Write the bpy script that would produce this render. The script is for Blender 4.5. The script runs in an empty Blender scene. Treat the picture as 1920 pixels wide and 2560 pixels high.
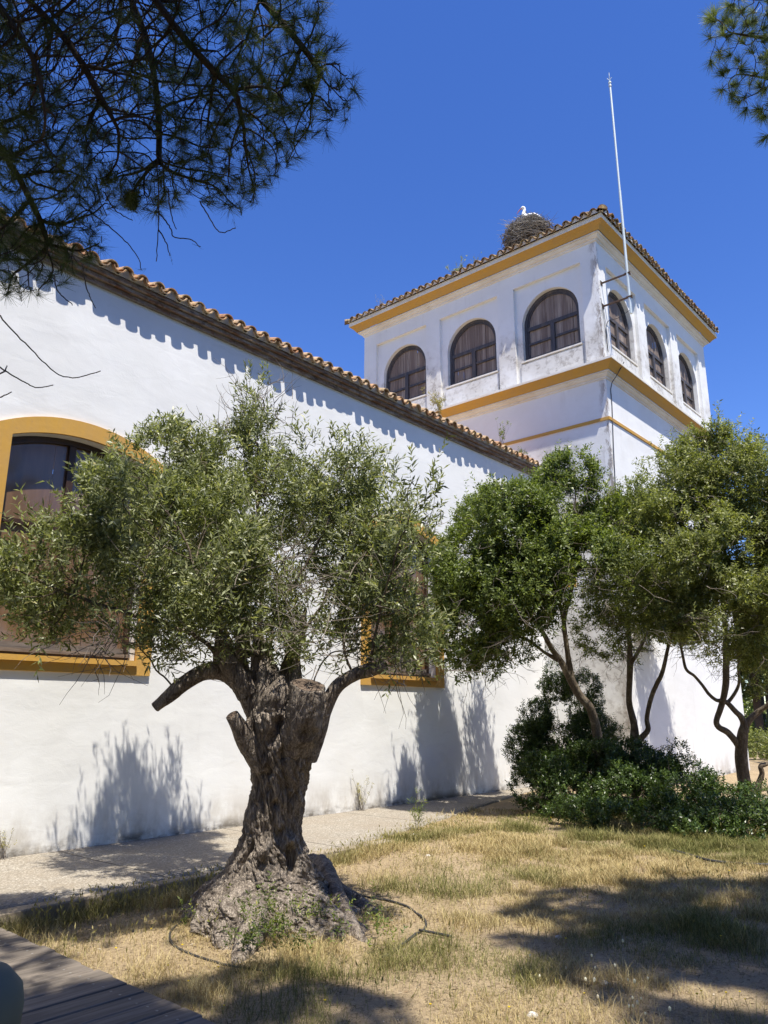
import bpy, bmesh, math, random
import numpy as np
from mathutils import Vector, Matrix
random.seed(7)
RNG = np.random.default_rng(11)
scene = bpy.context.scene
COL = scene.collection

# ------------------------------------------------------------------ camera, sky, sun, exposure
FPX, PITCH, ROLL, YAW, EYE = 1912.0, 0.2548, 0.0034, 0.8518, 1.6      # metres; X runs along the long wall, Y into the building
_fw = np.array([math.sin(YAW)*math.cos(PITCH), math.cos(YAW)*math.cos(PITCH), math.sin(PITCH)])
_r0 = np.array([math.cos(YAW), -math.sin(YAW), 0.0]); _u0 = np.cross(_r0, _fw)
_rt = _r0*math.cos(ROLL) + _u0*math.sin(ROLL); _up = -_r0*math.sin(ROLL) + _u0*math.cos(ROLL)
CAMP = np.array([0.0, 0.0, EYE])
cd = bpy.data.cameras.new("camera"); cam = bpy.data.objects.new("camera", cd); COL.objects.link(cam)
cd.sensor_fit = 'VERTICAL'; cd.sensor_height = 36.0; cd.sensor_width = 27.0; cd.lens = FPX/2560*36.0
cd.clip_start = 0.05; cd.clip_end = 2000
m = Matrix((( _rt[0], _up[0], -_fw[0], 0), (_rt[1], _up[1], -_fw[1], 0), (_rt[2], _up[2], -_fw[2], EYE), (0, 0, 0, 1)))
cam.matrix_world = m; scene.camera = cam

SUN = np.array([-0.488, -1.0, 2.63]); SUN = SUN/np.linalg.norm(SUN)     # towards the sun
SUN_EL = math.asin(SUN[2]); SUN_AZ = math.atan2(SUN[0], SUN[1])
w = bpy.data.worlds.new("World"); scene.world = w; w.use_nodes = True
nt = w.node_tree; bg = nt.nodes["Background"]
sky = nt.nodes.new("ShaderNodeTexSky"); sky.sky_type = 'NISHITA'; sky.sun_disc = False
sky.sun_elevation = SUN_EL; sky.sun_rotation = SUN_AZ % (2*math.pi)
sky.altitude = 800; sky.air_density = 1.0; sky.dust_density = 0.15; sky.ozone_density = 3.0
hs = nt.nodes.new('ShaderNodeHueSaturation'); hs.inputs['Saturation'].default_value = 1.26; hs.inputs['Hue'].default_value = 0.517
nt.links.new(sky.outputs[0], hs.inputs['Color']); nt.links.new(hs.outputs[0], bg.inputs[0]); bg.inputs[1].default_value = 0.135
ld = bpy.data.lights.new("sun", 'SUN'); ld.energy = 4.8; ld.angle = math.radians(0.53); ld.color = (1.0, 0.945, 0.845)
lo = bpy.data.objects.new("sun", ld); COL.objects.link(lo)
lo.rotation_euler = Vector(SUN).to_track_quat('Z', 'Y').to_euler()
scene.view_settings.view_transform = 'Standard'; scene.view_settings.look = 'None'
scene.view_settings.exposure = 0.74; scene.view_settings.gamma = 1.0
scene.cycles.max_bounces = 8; scene.cycles.transparent_max_bounces = 8

def PX(px, py, d):
    """a point of the photograph at the given depth in metres"""
    return CAMP + (_fw + _rt*(px-960)/FPX - _up*(py-1280)/FPX)*d
def ONX(px, py, X):
    v = _fw + _rt*(px-960)/FPX - _up*(py-1280)/FPX; return CAMP + v*(X/v[0])
def ONY(px, py, Y):
    v = _fw + _rt*(px-960)/FPX - _up*(py-1280)/FPX; return CAMP + v*(Y/v[1])
def ONZ(px, py, Z=0.0):
    v = _fw + _rt*(px-960)/FPX - _up*(py-1280)/FPX; return CAMP + v*((Z-EYE)/v[2])
RIGHT = np.array([math.cos(YAW), -math.sin(YAW), 0.0]); AWAY = np.array([math.sin(YAW), math.cos(YAW), 0.0])

# ------------------------------------------------------------------ numpy noise
def _hash(i, j, k, s):
    n = (i*374761393 + j*668265263 + k*2147483647 + s*1274126177) & 0xFFFFFFFF
    n = ((n ^ (n >> 13))*1274126177) & 0xFFFFFFFF
    n = ((n ^ (n >> 16))*2246822519) & 0xFFFFFFFF
    return ((n ^ (n >> 15)) & 0xFFFF)/65535.0
def noise(p, s=0):
    p = np.asarray(p, float); f = np.floor(p).astype(np.int64); t = p - f; t = t*t*(3-2*t)
    out = 0
    for a in (0, 1):
        for b in (0, 1):
            for c in (0, 1):
                wgt = np.abs(1-a-t[..., 0])*np.abs(1-b-t[..., 1])*np.abs(1-c-t[..., 2])
                out = out + wgt*_hash(f[..., 0]+a, f[..., 1]+b, f[..., 2]+c, s)
    return out
def fbm(p, s=0, o=4):
    p = np.asarray(p, float); v = 0; a = 0.5
    for i in range(o): v = v + a*noise(p*2**i, s+i); a *= 0.5
    return v
def unit(v): return v/(np.linalg.norm(v, axis=-1, keepdims=True) + 1e-9)

# ------------------------------------------------------------------ materials
def mat(name, rough=0.8, spec=0.3):
    m = bpy.data.materials.new(name); m.use_nodes = True
    n = m.node_tree.nodes; b = n["Principled BSDF"]
    b.inputs["Roughness"].default_value = rough; b.inputs["Specular IOR Level"].default_value = spec
    return m, m.node_tree, b
class NB:
    def __init__(s, nt): s.nt = nt; s.c = None
    def n(s, t, **k):
        x = s.nt.nodes.new(t)
        for a, v in k.items(): setattr(x, a, v)
        return x
    def l(s, a, b): s.nt.links.new(a, b)
    def coord(s):
        if s.c is None: s.c = s.n("ShaderNodeTexCoord")
        return s.c.outputs["Object"]
    def vec(s, scale):
        mp = s.n("ShaderNodeMapping"); mp.inputs["Scale"].default_value = scale if hasattr(scale, '__len__') else (scale,)*3
        s.l(s.coord(), mp.inputs[0]); return mp.outputs[0]
    def noise(s, scale, detail=4, rough=0.55, dist=0.0, vec=None):
        x = s.n("ShaderNodeTexNoise"); x.inputs["Scale"].default_value = 1.0
        x.inputs["Detail"].default_value = detail; x.inputs["Roughness"].default_value = rough; x.inputs["Distortion"].default_value = dist
        s.l(vec or s.vec(scale), x.inputs["Vector"]); return x.outputs["Fac"]
    def ramp(s, fac, stops, interp='LINEAR'):
        r = s.n("ShaderNodeValToRGB"); r.color_ramp.interpolation = interp; e = r.color_ramp.elements
        while len(e) < len(stops): e.new(0.5)
        for i, (p, c) in enumerate(stops):
            e[i].position = p; e[i].color = (c, c, c, 1) if not hasattr(c, '__len__') else (*c, 1)
        s.l(fac, r.inputs[0]); return r.outputs[0]
    def mix(s, fac, a, b, mode='MIX'):
        x = s.n("ShaderNodeMix", data_type='RGBA', blend_type=mode)
        for sock, v in ((x.inputs[0], fac), (x.inputs[6], a), (x.inputs[7], b)):
            if hasattr(v, 'links') or hasattr(v, 'is_linked'): s.l(v, sock)
            elif hasattr(v, '__len__'): sock.default_value = (*v, 1)
            else: sock.default_value = v
        return x.outputs[2]
    def math(s, op, a, b=0.0, clamp=False):
        x = s.n("ShaderNodeMath", operation=op, use_clamp=clamp)
        for sock, v in ((x.inputs[0], a), (x.inputs[1], b)):
            if hasattr(v, 'is_linked'): s.l(v, sock)
            else: sock.default_value = v
        return x.outputs[0]
    def bump(s, h, strength=0.3, dist=0.02, prev=None):
        x = s.n("ShaderNodeBump"); x.inputs["Strength"].default_value = strength; x.inputs["Distance"].default_value = dist
        s.l(h, x.inputs["Height"])
        if prev is not None: s.l(prev, x.inputs["Normal"])
        return x.outputs[0]
    def attr(s, name):
        x = s.n("ShaderNodeAttribute"); x.attribute_name = name; return x.outputs["Fac"]
    def xyz(s):
        x = s.n("ShaderNodeSeparateXYZ"); s.l(s.coord(), x.inputs[0]); return x.outputs
    def map(s, v, a, b, c=0.0, d=1.0):
        x = s.n("ShaderNodeMapRange"); x.inputs[1].default_value = a; x.inputs[2].default_value = b
        x.inputs[3].default_value = c; x.inputs[4].default_value = d; s.l(v, x.inputs[0]); return x.outputs[0]

def plaster(name, tower=False):
    m, t, b = mat(name, 0.85, 0.2); k = NB(t); o = k.xyz()
    base = k.mix(k.ramp(k.noise(0.9, 5), [(0.35, 0.0), (0.7, 1.0)]), (0.80, 0.80, 0.785), (0.74, 0.735, 0.71))
    scuff = k.ramp(k.noise((2.2, 2.2, 5.0), 6, 0.65, 1.2), [(0.60, 0.0), (0.74, 0.5)])
    base = k.mix(scuff, base, (0.66, 0.655, 0.635))
    rep = k.ramp(k.noise(0.45, 3, 0.5, 2.0), [(0.50, 0.0), (0.53, 1.0)]); base = k.mix(k.math('MULTIPLY', rep, 0.22), base, (0.70, 0.695, 0.67))
    drip = k.math('MULTIPLY', k.ramp(k.noise((4.5, 4.5, 0.35), 5, 0.7), [(0.56, 0.0), (0.74, 1.0)]), k.ramp(k.noise(0.6, 3), [(0.48, 0.0), (0.62, 1.0)]))
    base = k.mix(k.math('MULTIPLY', drip, 0.17), base, (0.52, 0.50, 0.45))
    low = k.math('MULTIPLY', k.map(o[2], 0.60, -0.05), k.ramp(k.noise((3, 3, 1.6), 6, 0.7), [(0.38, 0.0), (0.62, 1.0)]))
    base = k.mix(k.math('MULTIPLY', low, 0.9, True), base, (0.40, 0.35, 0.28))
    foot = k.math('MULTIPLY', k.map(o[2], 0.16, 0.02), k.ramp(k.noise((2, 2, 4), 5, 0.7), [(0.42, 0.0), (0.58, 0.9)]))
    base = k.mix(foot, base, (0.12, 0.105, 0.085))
    if tower:
        spots = k.ramp(k.noise(5.0, 8, 0.75), [(0.50, 0.0), (0.60, 1.0)])
        patch = k.ramp(k.noise(0.9, 4, 0.6), [(0.42, 0.0), (0.58, 1.0)])
        up = k.math('MULTIPLY', k.map(o[2], 12.1, 11.2), k.map(o[2], 9.9, 10.0))
        lw = k.math('MULTIPLY', k.map(o[2], 8.25, 7.6), k.map(o[0], 16.62, 16.50))
        msk = k.math('MULTIPLY', k.math('ADD', k.math('MULTIPLY', up, 0.8), lw, True), patch)
        base = k.mix(k.math('MULTIPLY', msk, 0.55), base, (0.50, 0.47, 0.42))
        base = k.mix(k.math('MULTIPLY', k.math('MULTIPLY', msk, spots), 0.75), base, (0.25, 0.22, 0.19))
        edge = k.math('MULTIPLY', k.map(o[0], 16.54, 16.44), k.map(o[1], 7.50, 7.26))
        edge = k.math('MULTIPLY', edge, k.ramp(k.noise((4, 9, 3), 7, 0.75), [(0.47, 0.0), (0.56, 1.0)]))
        base = k.mix(edge, base, (0.30, 0.26, 0.22))
        streak = k.math('MULTIPLY', k.ramp(k.noise((5, 5, 0.5), 5, 0.7), [(0.55, 0.0), (0.72, 1.0)]), k.ramp(k.noise(0.7, 3), [(0.5, 0.0), (0.65, 1.0)]))
        base = k.mix(k.math('MULTIPLY', streak, 0.35), base, (0.45, 0.42, 0.38))
    k.l(base, b.inputs["Base Color"])
    n1 = k.bump(k.noise((0.7, 0.7, 1.3), 2, 0.4, 0.4), 0.30, 0.06)
    n2 = k.bump(k.noise((3.5, 3.5, 6), 4, 0.55, 0.8), 0.16, 0.02, n1)
    n2 = k.bump(k.noise((1.1, 1.1, 4.5), 4, 0.5, 1.2), 0.10, 0.02, n2)
    n3 = k.bump(k.noise(60, 3), 0.15, 0.004, n2)
    k.l(n3, b.inputs["Normal"]); return m
def ochre(name="ochre_paint"):
    m, t, b = mat(name, 0.8, 0.25); k = NB(t)
    c = k.mix(k.ramp(k.noise(2.2, 6, 0.65), [(0.3, 0.0), (0.7, 1.0)]), (0.57, 0.32, 0.055), (0.52, 0.30, 0.085))
    c = k.mix(k.ramp(k.noise(9, 6, 0.75), [(0.60, 0.0), (0.70, 0.6)]), c, (0.42, 0.25, 0.10))
    c = k.mix(k.ramp(k.noise((7, 7, 0.9), 6, 0.7), [(0.42, 0.0), (0.72, 0.45)]), c, (0.44, 0.285, 0.12))
    c = k.mix(k.ramp(k.noise((6, 6, 9), 8, 0.8), [(0.655, 0.0), (0.675, 0.8)]), c, (0.66, 0.60, 0.50))
    k.l(c, b.inputs["Base Color"]); k.l(k.bump(k.noise(12, 5), 0.3, 0.01), b.inputs["Normal"]); return m
def white_trim():
    m, t, b = mat("white_trim", 0.85, 0.2); k = NB(t)
    c = k.mix(k.ramp(k.noise(1.4, 6, 0.7), [(0.4, 0.0), (0.7, 1.0)]), (0.76, 0.74, 0.69), (0.64, 0.58, 0.49))
    c = k.mix(k.ramp(k.noise((3, 3, 8), 7, 0.75), [(0.60, 0.0), (0.70, 0.7)]), c, (0.40, 0.36, 0.31))
    k.l(c, b.inputs["Base Color"]); k.l(k.bump(k.noise(14, 5), 0.3, 0.01), b.inputs["Normal"]); return m
def clay(name, lichen=0.5, dark=1.0):
    m, t, b = mat(name, 0.92, 0.15); k = NB(t)
    r = k.attr("rnd")
    c = k.ramp(r, [(0.0, (0.29*dark, 0.15*dark, 0.08*dark)), (0.25, (0.36*dark, 0.21*dark, 0.11*dark)), (0.55, (0.42*dark, 0.29*dark, 0.17*dark)), (1.0, (0.34*dark, 0.25*dark, 0.16*dark))])
    c = k.mix(k.ramp(k.noise(11, 6, 0.7), [(0.45, 0.0), (0.62, 0.75)]), c, (0.16, 0.13, 0.095))
    c = k.mix(k.ramp(k.noise(7, 5, 0.7), [(0.60-0.1*lichen, 0.0), (0.72-0.1*lichen, 0.85)]), c, (0.42, 0.32, 0.13))
    k.l(c, b.inputs["Base Color"]); k.l(k.bump(k.noise(40, 5, 0.7), 0.5, 0.01), b.inputs["Normal"]); return m
def brick():
    m, t, b = mat("cornice_brick", 0.92, 0.15); k = NB(t)
    br = k.n("ShaderNodeTexBrick"); br.inputs["Scale"].default_value = 1.0
    br.inputs["Brick Width"].default_value = 0.27; br.inputs["Row Height"].default_value = 0.055; br.inputs["Mortar Size"].default_value = 0.006
    br.inputs["Color1"].default_value = (0.19, 0.10, 0.06, 1); br.inputs["Color2"].default_value = (0.24, 0.15, 0.10, 1); br.inputs["Mortar"].default_value = (0.22, 0.19, 0.16, 1)
    cx = k.n("ShaderNodeCombineXYZ"); o = k.xyz(); k.l(o[0], cx.inputs[0]); k.l(o[2], cx.inputs[1]); k.l(cx.outputs[0], br.inputs["Vector"])
    c = k.mix(k.ramp(k.noise((3, 3, 12), 7, 0.75), [(0.45, 0.0), (0.66, 0.9)]), br.outputs["Color"], (0.40, 0.36, 0.31))
    c = k.mix(k.ramp(k.noise((6, 6, 14), 6, 0.7), [(0.52, 0.0), (0.68, 0.9)]), c, (0.06, 0.045, 0.035))
    k.l(c, b.inputs["Base Color"]); k.l(k.bump(k.noise(30, 5, 0.7), 0.6, 0.012), b.inputs["Normal"]); return m
def wood(name, c1, c2, scale=(30, 30, 1.5), rough=0.7, spec=0.3, coat=0.0, weather=None, vary=0.0):
    m, t, b = mat(name, rough, spec); k = NB(t)
    g = k.noise(scale, 6, 0.65, 0.6)
    c = k.mix(k.ramp(g, [(0.32, 0.0), (0.68, 1.0)]), c1, c2)
    if vary:
        c = k.mix(k.math('MULTIPLY', k.attr("rnd"), vary), c, tuple(x*0.45 for x in c1))
    if weather:
        c = k.mix(k.ramp(k.noise([x*0.25 for x in scale], 6, 0.7, 0.5), [(0.45, 0.0), (0.66, 0.85)]), c, weather)
    k.l(c, b.inputs["Base Color"]); k.l(k.bump(g, 0.35, 0.006), b.inputs["Normal"])
    b.inputs["Coat Weight"].default_value = coat; b.inputs["Coat Roughness"].default_value = 0.06
    return m
def plain(name, c, rough=0.6, spec=0.4, metal=0.0, var=0.25, sc=8):
    m, t, b = mat(name, rough, spec); k = NB(t); b.inputs["Metallic"].default_value = metal
    x = k.mix(k.ramp(k.noise(sc, 5, 0.65), [(0.35, 0.0), (0.7, 1.0)]), c, tuple(v*(1-var) for v in c))
    k.l(x, b.inputs["Base Color"]); k.l(k.bump(k.noise(sc*5, 3), 0.15, 0.004), b.inputs["Normal"]); return m
def bark(name, c1, c2, stretch=(14, 14, 3.2), dist=0.03, lich=None, lo=0.52, hi=0.92, plates=0.45):
    m, t, b = mat(name, 0.95, 0.1); k = NB(t)
    n1 = k.noise(stretch, 7, 0.72, 1.0); n2 = k.noise([x*3.3 for x in stretch], 5, 0.7, 0.5)
    h = k.math('ADD', n1, k.math('MULTIPLY', n2, 0.5))
    c = k.mix(k.ramp(h, [(lo, 0.0), (hi, 1.0)]), c1, c2)
    ad = k.n("ShaderNodeVectorMath", operation='ADD'); nz = k.n("ShaderNodeTexNoise"); nz.inputs["Scale"].default_value = 1.0; nz.inputs["Detail"].default_value = 4
    k.l(k.vec([x*2.2 for x in stretch]), nz.inputs["Vector"]); k.l(k.vec([stretch[0]*3.4, stretch[1]*3.4, stretch[2]*1.5]), ad.inputs[0]); sc_ = k.n("ShaderNodeVectorMath", operation='SCALE'); sc_.inputs[3].default_value = 2.2; k.l(nz.outputs["Color"], sc_.inputs[0]); k.l(sc_.outputs[0], ad.inputs[1])
    vo = k.n("ShaderNodeTexVoronoi", feature='DISTANCE_TO_EDGE'); vo.inputs["Scale"].default_value = 1.0; k.l(ad.outputs[0], vo.inputs["Vector"])
    crack = k.ramp(vo.outputs["Distance"], [(0.0, 0.0), (0.22, 1.0)])       # plates of bark parted by fissures
    c = k.mix(k.map(crack, 0.0, 1.0, 1.0-plates, 1.0), tuple(x*0.6 for x in c1), c); h = k.math('ADD', h, k.math('MULTIPLY', crack, plates*0.6))
    if lich: c = k.mix(k.ramp(k.noise(6, 6, 0.7), [(0.52, 0.0), (0.66, 0.8)]), c, lich)
    k.l(c, b.inputs["Base Color"]); k.l(k.bump(h, 0.9, dist), b.inputs["Normal"]); return m
def leafmat(name, stops, trans=0.3, rough=0.45, spec=0.35):
    m = bpy.data.materials.new(name); m.use_nodes = True; t = m.node_tree; k = NB(t); b = t.nodes["Principled BSDF"]
    c = k.ramp(k.attr("rnd"), stops)
    b.inputs["Roughness"].default_value = rough; b.inputs["Specular IOR Level"].default_value = spec
    tr = k.n("ShaderNodeBsdfTranslucent"); mx = k.n("ShaderNodeMixShader"); mx.inputs[0].default_value = trans
    k.l(c, b.inputs["Base Color"])
    c2 = k.mix(1.0, c, (1.25, 1.3, 0.55), 'MULTIPLY'); k.l(c2, tr.inputs[0])
    k.l(b.outputs[0], mx.inputs[1]); k.l(tr.outputs[0], mx.inputs[2]); k.l(mx.outputs[0], t.nodes["Material Output"].inputs[0]); return m

M = {}
M['wall'] = plaster("whitewash"); M['tower'] = plaster("tower_whitewash", True); M['ochre'] = ochre(); M['trim'] = white_trim()
M['clay'] = clay("clay_tiles", 0.35, 1.35); M['clay2'] = clay("mossy_tiles", 0.7, 0.72); M['brick'] = brick()
M['mortar'] = plain("lime_mortar", (0.62, 0.585, 0.52), 0.9, 0.2, 0, 0.35, 6)
M['hall_board'] = wood("brown_boards", (0.20, 0.115, 0.06), (0.105, 0.058, 0.03), (5, 5, 0.7), 0.45, 0.45, 1.0)
M['hall_frame'] = wood("dark_frame_wood", (0.055, 0.027, 0.015), (0.03, 0.016, 0.01), (30, 30, 3), 0.45, 0.4)
M['hall_rail'] = wood("weathered_rail", (0.20, 0.17, 0.15), (0.10, 0.08, 0.07), (4, 30, 30), 0.8, 0.2)
M['tw_board'] = wood("grey_boards", (0.225, 0.17, 0.14), (0.13, 0.095, 0.078), (26, 26, 1.4), 0.8, 0.25, 0.0, (0.42, 0.35, 0.29))
M['tw_frame'] = wood("slate_frame", (0.075, 0.075, 0.088), (0.042, 0.04, 0.044), (30, 30, 3), 0.65, 0.3, 0.0, (0.13, 0.105, 0.09))
M['deck'] = wood("deck_wood", (0.21, 0.18, 0.15), (0.095, 0.08, 0.066), (2.2, 34, 34), 0.85, 0.2, 0.0, (0.25, 0.21, 0.17), 0.5)
M['steel'] = plain("galvanised_steel", (0.62, 0.68, 0.66), 0.45, 0.5, 0.2, 0.15, 5)
M['screw'] = plain("dull_screw", (0.30, 0.28, 0.25), 0.6, 0.3, 0.3)
M['rust'] = plain("rusty_iron", (0.13, 0.08, 0.055), 0.8, 0.3, 0.3, 0.5, 14)
M['cable'] = plain("black_cable", (0.03, 0.03, 0.035), 0.6)
M['hose'] = plain("black_hose", (0.035, 0.035, 0.037), 0.55, 0.4, 0, 0.3, 20)
M['binlid'] = plain("grey_green_plastic", (0.135, 0.145, 0.11), 0.75, 0.25, 0, 0.15, 3)
M['binbody'] = plain("dark_bin_body", (0.03, 0.032, 0.03), 0.6, 0.4, 0, 0.2, 6)
M['obark'] = bark("olive_bark", (0.11, 0.087, 0.069), (0.48, 0.41, 0.34), (13, 13, 4.0), 0.03, None, 0.58, 0.90)
M['tbark'] = bark("tree_bark", (0.085, 0.066, 0.05), (0.27, 0.22, 0.165), (16, 16, 5), 0.02, (0.36, 0.31, 0.22))
M['pbark'] = bark("pine_twig_bark", (0.045, 0.035, 0.027), (0.13, 0.10, 0.075), (30, 30, 9), 0.004, plates=0.1)
M['cutwood'] = wood("sawn_wood", (0.20, 0.15, 0.115), (0.10, 0.075, 0.058), (9, 9, 9), 0.9, 0.1)
M['twig'] = plain("dry_twig", (0.24, 0.205, 0.17), 0.9, 0.1, 0, 0.4, 30)
M['greytwig'] = plain("grey_stick", (0.36, 0.33, 0.29), 0.9, 0.1, 0, 0.55, 6)
M['feather'] = plain("white_feather", (0.82, 0.80, 0.76), 0.8, 0.2, 0, 0.06, 9)
M['beak'] = plain("red_beak", (0.40, 0.09, 0.05), 0.5, 0.4, 0, 0.2, 9)
M['blackfeather'] = plain("black_feather", (0.03, 0.03, 0.032), 0.7, 0.3, 0, 0.2, 9)
OL = [(0.0, (0.055, 0.066, 0.026)), (0.3, (0.12, 0.14, 0.056)), (0.55, (0.215, 0.238, 0.105)), (0.78, (0.35, 0.37, 0.20)), (0.94, (0.52, 0.52, 0.30)), (1.0, (0.52, 0.39, 0.07))]
M['oleaf'] = leafmat("olive_leaf", OL, 0.36, 0.40, 0.48)
M['aleaf'] = leafmat("dark_green_leaf", [(0.0, (0.045, 0.066, 0.015)), (0.5, (0.13, 0.172, 0.04)), (0.85, (0.27, 0.325, 0.092)), (1.0, (0.40, 0.40, 0.14))], 0.42, 0.42, 0.45)
M['bleaf'] = leafmat("olive_brown_leaf", [(0.0, (0.05, 0.066, 0.018)), (0.5, (0.145, 0.175, 0.047)), (0.86, (0.28, 0.31, 0.105)), (1.0, (0.41, 0.385, 0.135))], 0.42, 0.42, 0.45)
M['cleaf'] = leafmat("yellow_green_leaf", [(0.0, (0.08, 0.095, 0.027)), (0.5, (0.22, 0.245, 0.075)), (0.82, (0.39, 0.41, 0.17)), (1.0, (0.54, 0.51, 0.22))], 0.44, 0.42, 0.45)
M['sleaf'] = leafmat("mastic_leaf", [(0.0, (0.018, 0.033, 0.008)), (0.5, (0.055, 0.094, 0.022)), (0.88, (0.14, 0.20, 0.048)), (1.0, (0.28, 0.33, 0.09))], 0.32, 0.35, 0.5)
M['fresh'] = leafmat("fresh_leaf", [(0.0, (0.05, 0.075, 0.02)), (0.5, (0.12, 0.165, 0.04)), (0.85, (0.24, 0.28, 0.06)), (1.0, (0.36, 0.33, 0.09))], 0.35, 0.45, 0.35)
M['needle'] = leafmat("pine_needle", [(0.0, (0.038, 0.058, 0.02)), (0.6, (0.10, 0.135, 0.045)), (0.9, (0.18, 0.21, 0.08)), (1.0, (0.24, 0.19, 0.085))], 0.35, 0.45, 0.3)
M['needle2'] = leafmat("sunlit_needle", [(0.0, (0.07, 0.10, 0.032)), (0.6, (0.19, 0.235, 0.08)), (1.0, (0.34, 0.37, 0.16))], 0.3, 0.45, 0.3)  # lighter needle green for the right pine, its sunlight put into the colour
M['dryplant'] = leafmat("dry_plant", [(0.0, (0.20, 0.19, 0.07)), (0.6, (0.36, 0.32, 0.14)), (1.0, (0.48, 0.42, 0.24))], 0.3, 0.7, 0.1)
M['petal'] = leafmat("yellow_petal", [(0.0, (0.62, 0.44, 0.02)), (1.0, (0.75, 0.60, 0.05))], 0.3, 0.6, 0.2)
M['hare'] = leafmat("white_tuft", [(0.0, (0.70, 0.66, 0.55)), (1.0, (0.80, 0.78, 0.70))], 0.3, 0.8, 0.1)
def grassmat():
    m = bpy.data.materials.new("dry_grass_blade"); m.use_nodes = True; t = m.node_tree; k = NB(t); b = t.nodes["Principled BSDF"]
    straw = k.ramp(k.attr("rnd"), [(0.0, (0.23, 0.175, 0.085)), (0.5, (0.43, 0.335, 0.15)), (1.0, (0.64, 0.54, 0.29))])
    green = k.ramp(k.attr("rnd"), [(0.0, (0.075, 0.085, 0.022)), (0.6, (0.17, 0.18, 0.055)), (1.0, (0.32, 0.29, 0.11))])
    c = k.mix(k.attr("green"), straw, green)
    b.inputs["Roughness"].default_value = 0.7; b.inputs["Specular IOR Level"].default_value = 0.15
    tr = k.n("ShaderNodeBsdfTranslucent"); mx = k.n("ShaderNodeMixShader"); mx.inputs[0].default_value = 0.3
    k.l(c, b.inputs["Base Color"]); k.l(c, tr.inputs[0]); k.l(b.outputs[0], mx.inputs[1]); k.l(tr.outputs[0], mx.inputs[2])
    k.l(mx.outputs[0], t.nodes["Material Output"].inputs[0]); return m
M['grass'] = grassmat()
def soil():
    m, t, b = mat("sandy_soil", 0.95, 0.1); k = NB(t)
    c = k.mix(k.ramp(k.noise(1.1, 6, 0.65), [(0.35, 0.0), (0.65, 1.0)]), (0.37, 0.285, 0.18), (0.245, 0.185, 0.115))
    c = k.mix(k.ramp(k.noise(38, 5, 0.7, 1.5), [(0.42, 0.0), (0.66, 0.9)]), c, (0.50, 0.385, 0.23))
    c = k.mix(k.ramp(k.noise(24, 6, 0.75), [(0.52, 0.0), (0.66, 0.85)]), c, (0.11, 0.08, 0.05))
    o = k.xyz()   # unseen ground round the lawn darkened to cut bounced light, toned like needle litter
    inside = k.math('MULTIPLY', k.math('MULTIPLY', k.map(o[1], 0.2, 2.2), k.map(o[0], 0.8, 2.6)), k.map(o[0], 40.0, 34.0))
    c = k.mix(inside, k.mix(k.ramp(k.noise(2.0, 6, 0.7), [(0.4, 0.0), (0.65, 1.0)]), (0.10, 0.075, 0.045), (0.06, 0.06, 0.03)), c)
    k.l(c, b.inputs["Base Color"])
    n1 = k.bump(k.noise(10, 6, 0.7), 0.8, 0.04); k.l(k.bump(k.noise(80, 4, 0.7), 0.6, 0.01, n1), b.inputs["Normal"]); return m
M['soil'] = soil()
def pathmat():
    m, t, b = mat("exposed_aggregate", 0.9, 0.2); k = NB(t)
    v = k.n("ShaderNodeTexVoronoi"); v.inputs["Scale"].default_value = 1.0; k.l(k.vec(62), v.inputs["Vector"])
    hsv = k.n("ShaderNodeSeparateColor"); k.l(v.outputs["Color"], hsv.inputs[0])
    c = k.ramp(hsv.outputs[0], [(0.0, (0.22, 0.195, 0.16)), (0.35, (0.29, 0.26, 0.215)), (0.75, (0.365, 0.33, 0.275)), (1.0, (0.50, 0.465, 0.40))])
    c = k.mix(k.ramp(v.outputs["Distance"], [(0.35, 0.0), (0.75, 0.6)]), c, (0.17, 0.145, 0.11))
    c = k.mix(k.ramp(k.noise(1.3, 6, 0.7), [(0.42, 0.0), (0.68, 0.55)]), c, (0.25, 0.205, 0.15))
    o = k.xyz()   # joints between the cast slabs, every 2.4 m
    fx = k.math('ABSOLUTE', k.math('SUBTRACT', k.math('FRACT', k.math('DIVIDE', o[0], 2.4)), 0.5))
    c = k.mix(k.math('GREATER_THAN', fx, 0.496), c, (0.07, 0.06, 0.045))
    k.l(c, b.inputs["Base Color"]); k.l(k.bump(v.outputs["Distance"], 0.5, -0.006), b.inputs["Normal"]); return m
M['path'] = pathmat()
M['kerb'] = plain("concrete_kerb", (0.34, 0.285, 0.215), 0.95, 0.15, 0, 0.45, 5)

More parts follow.
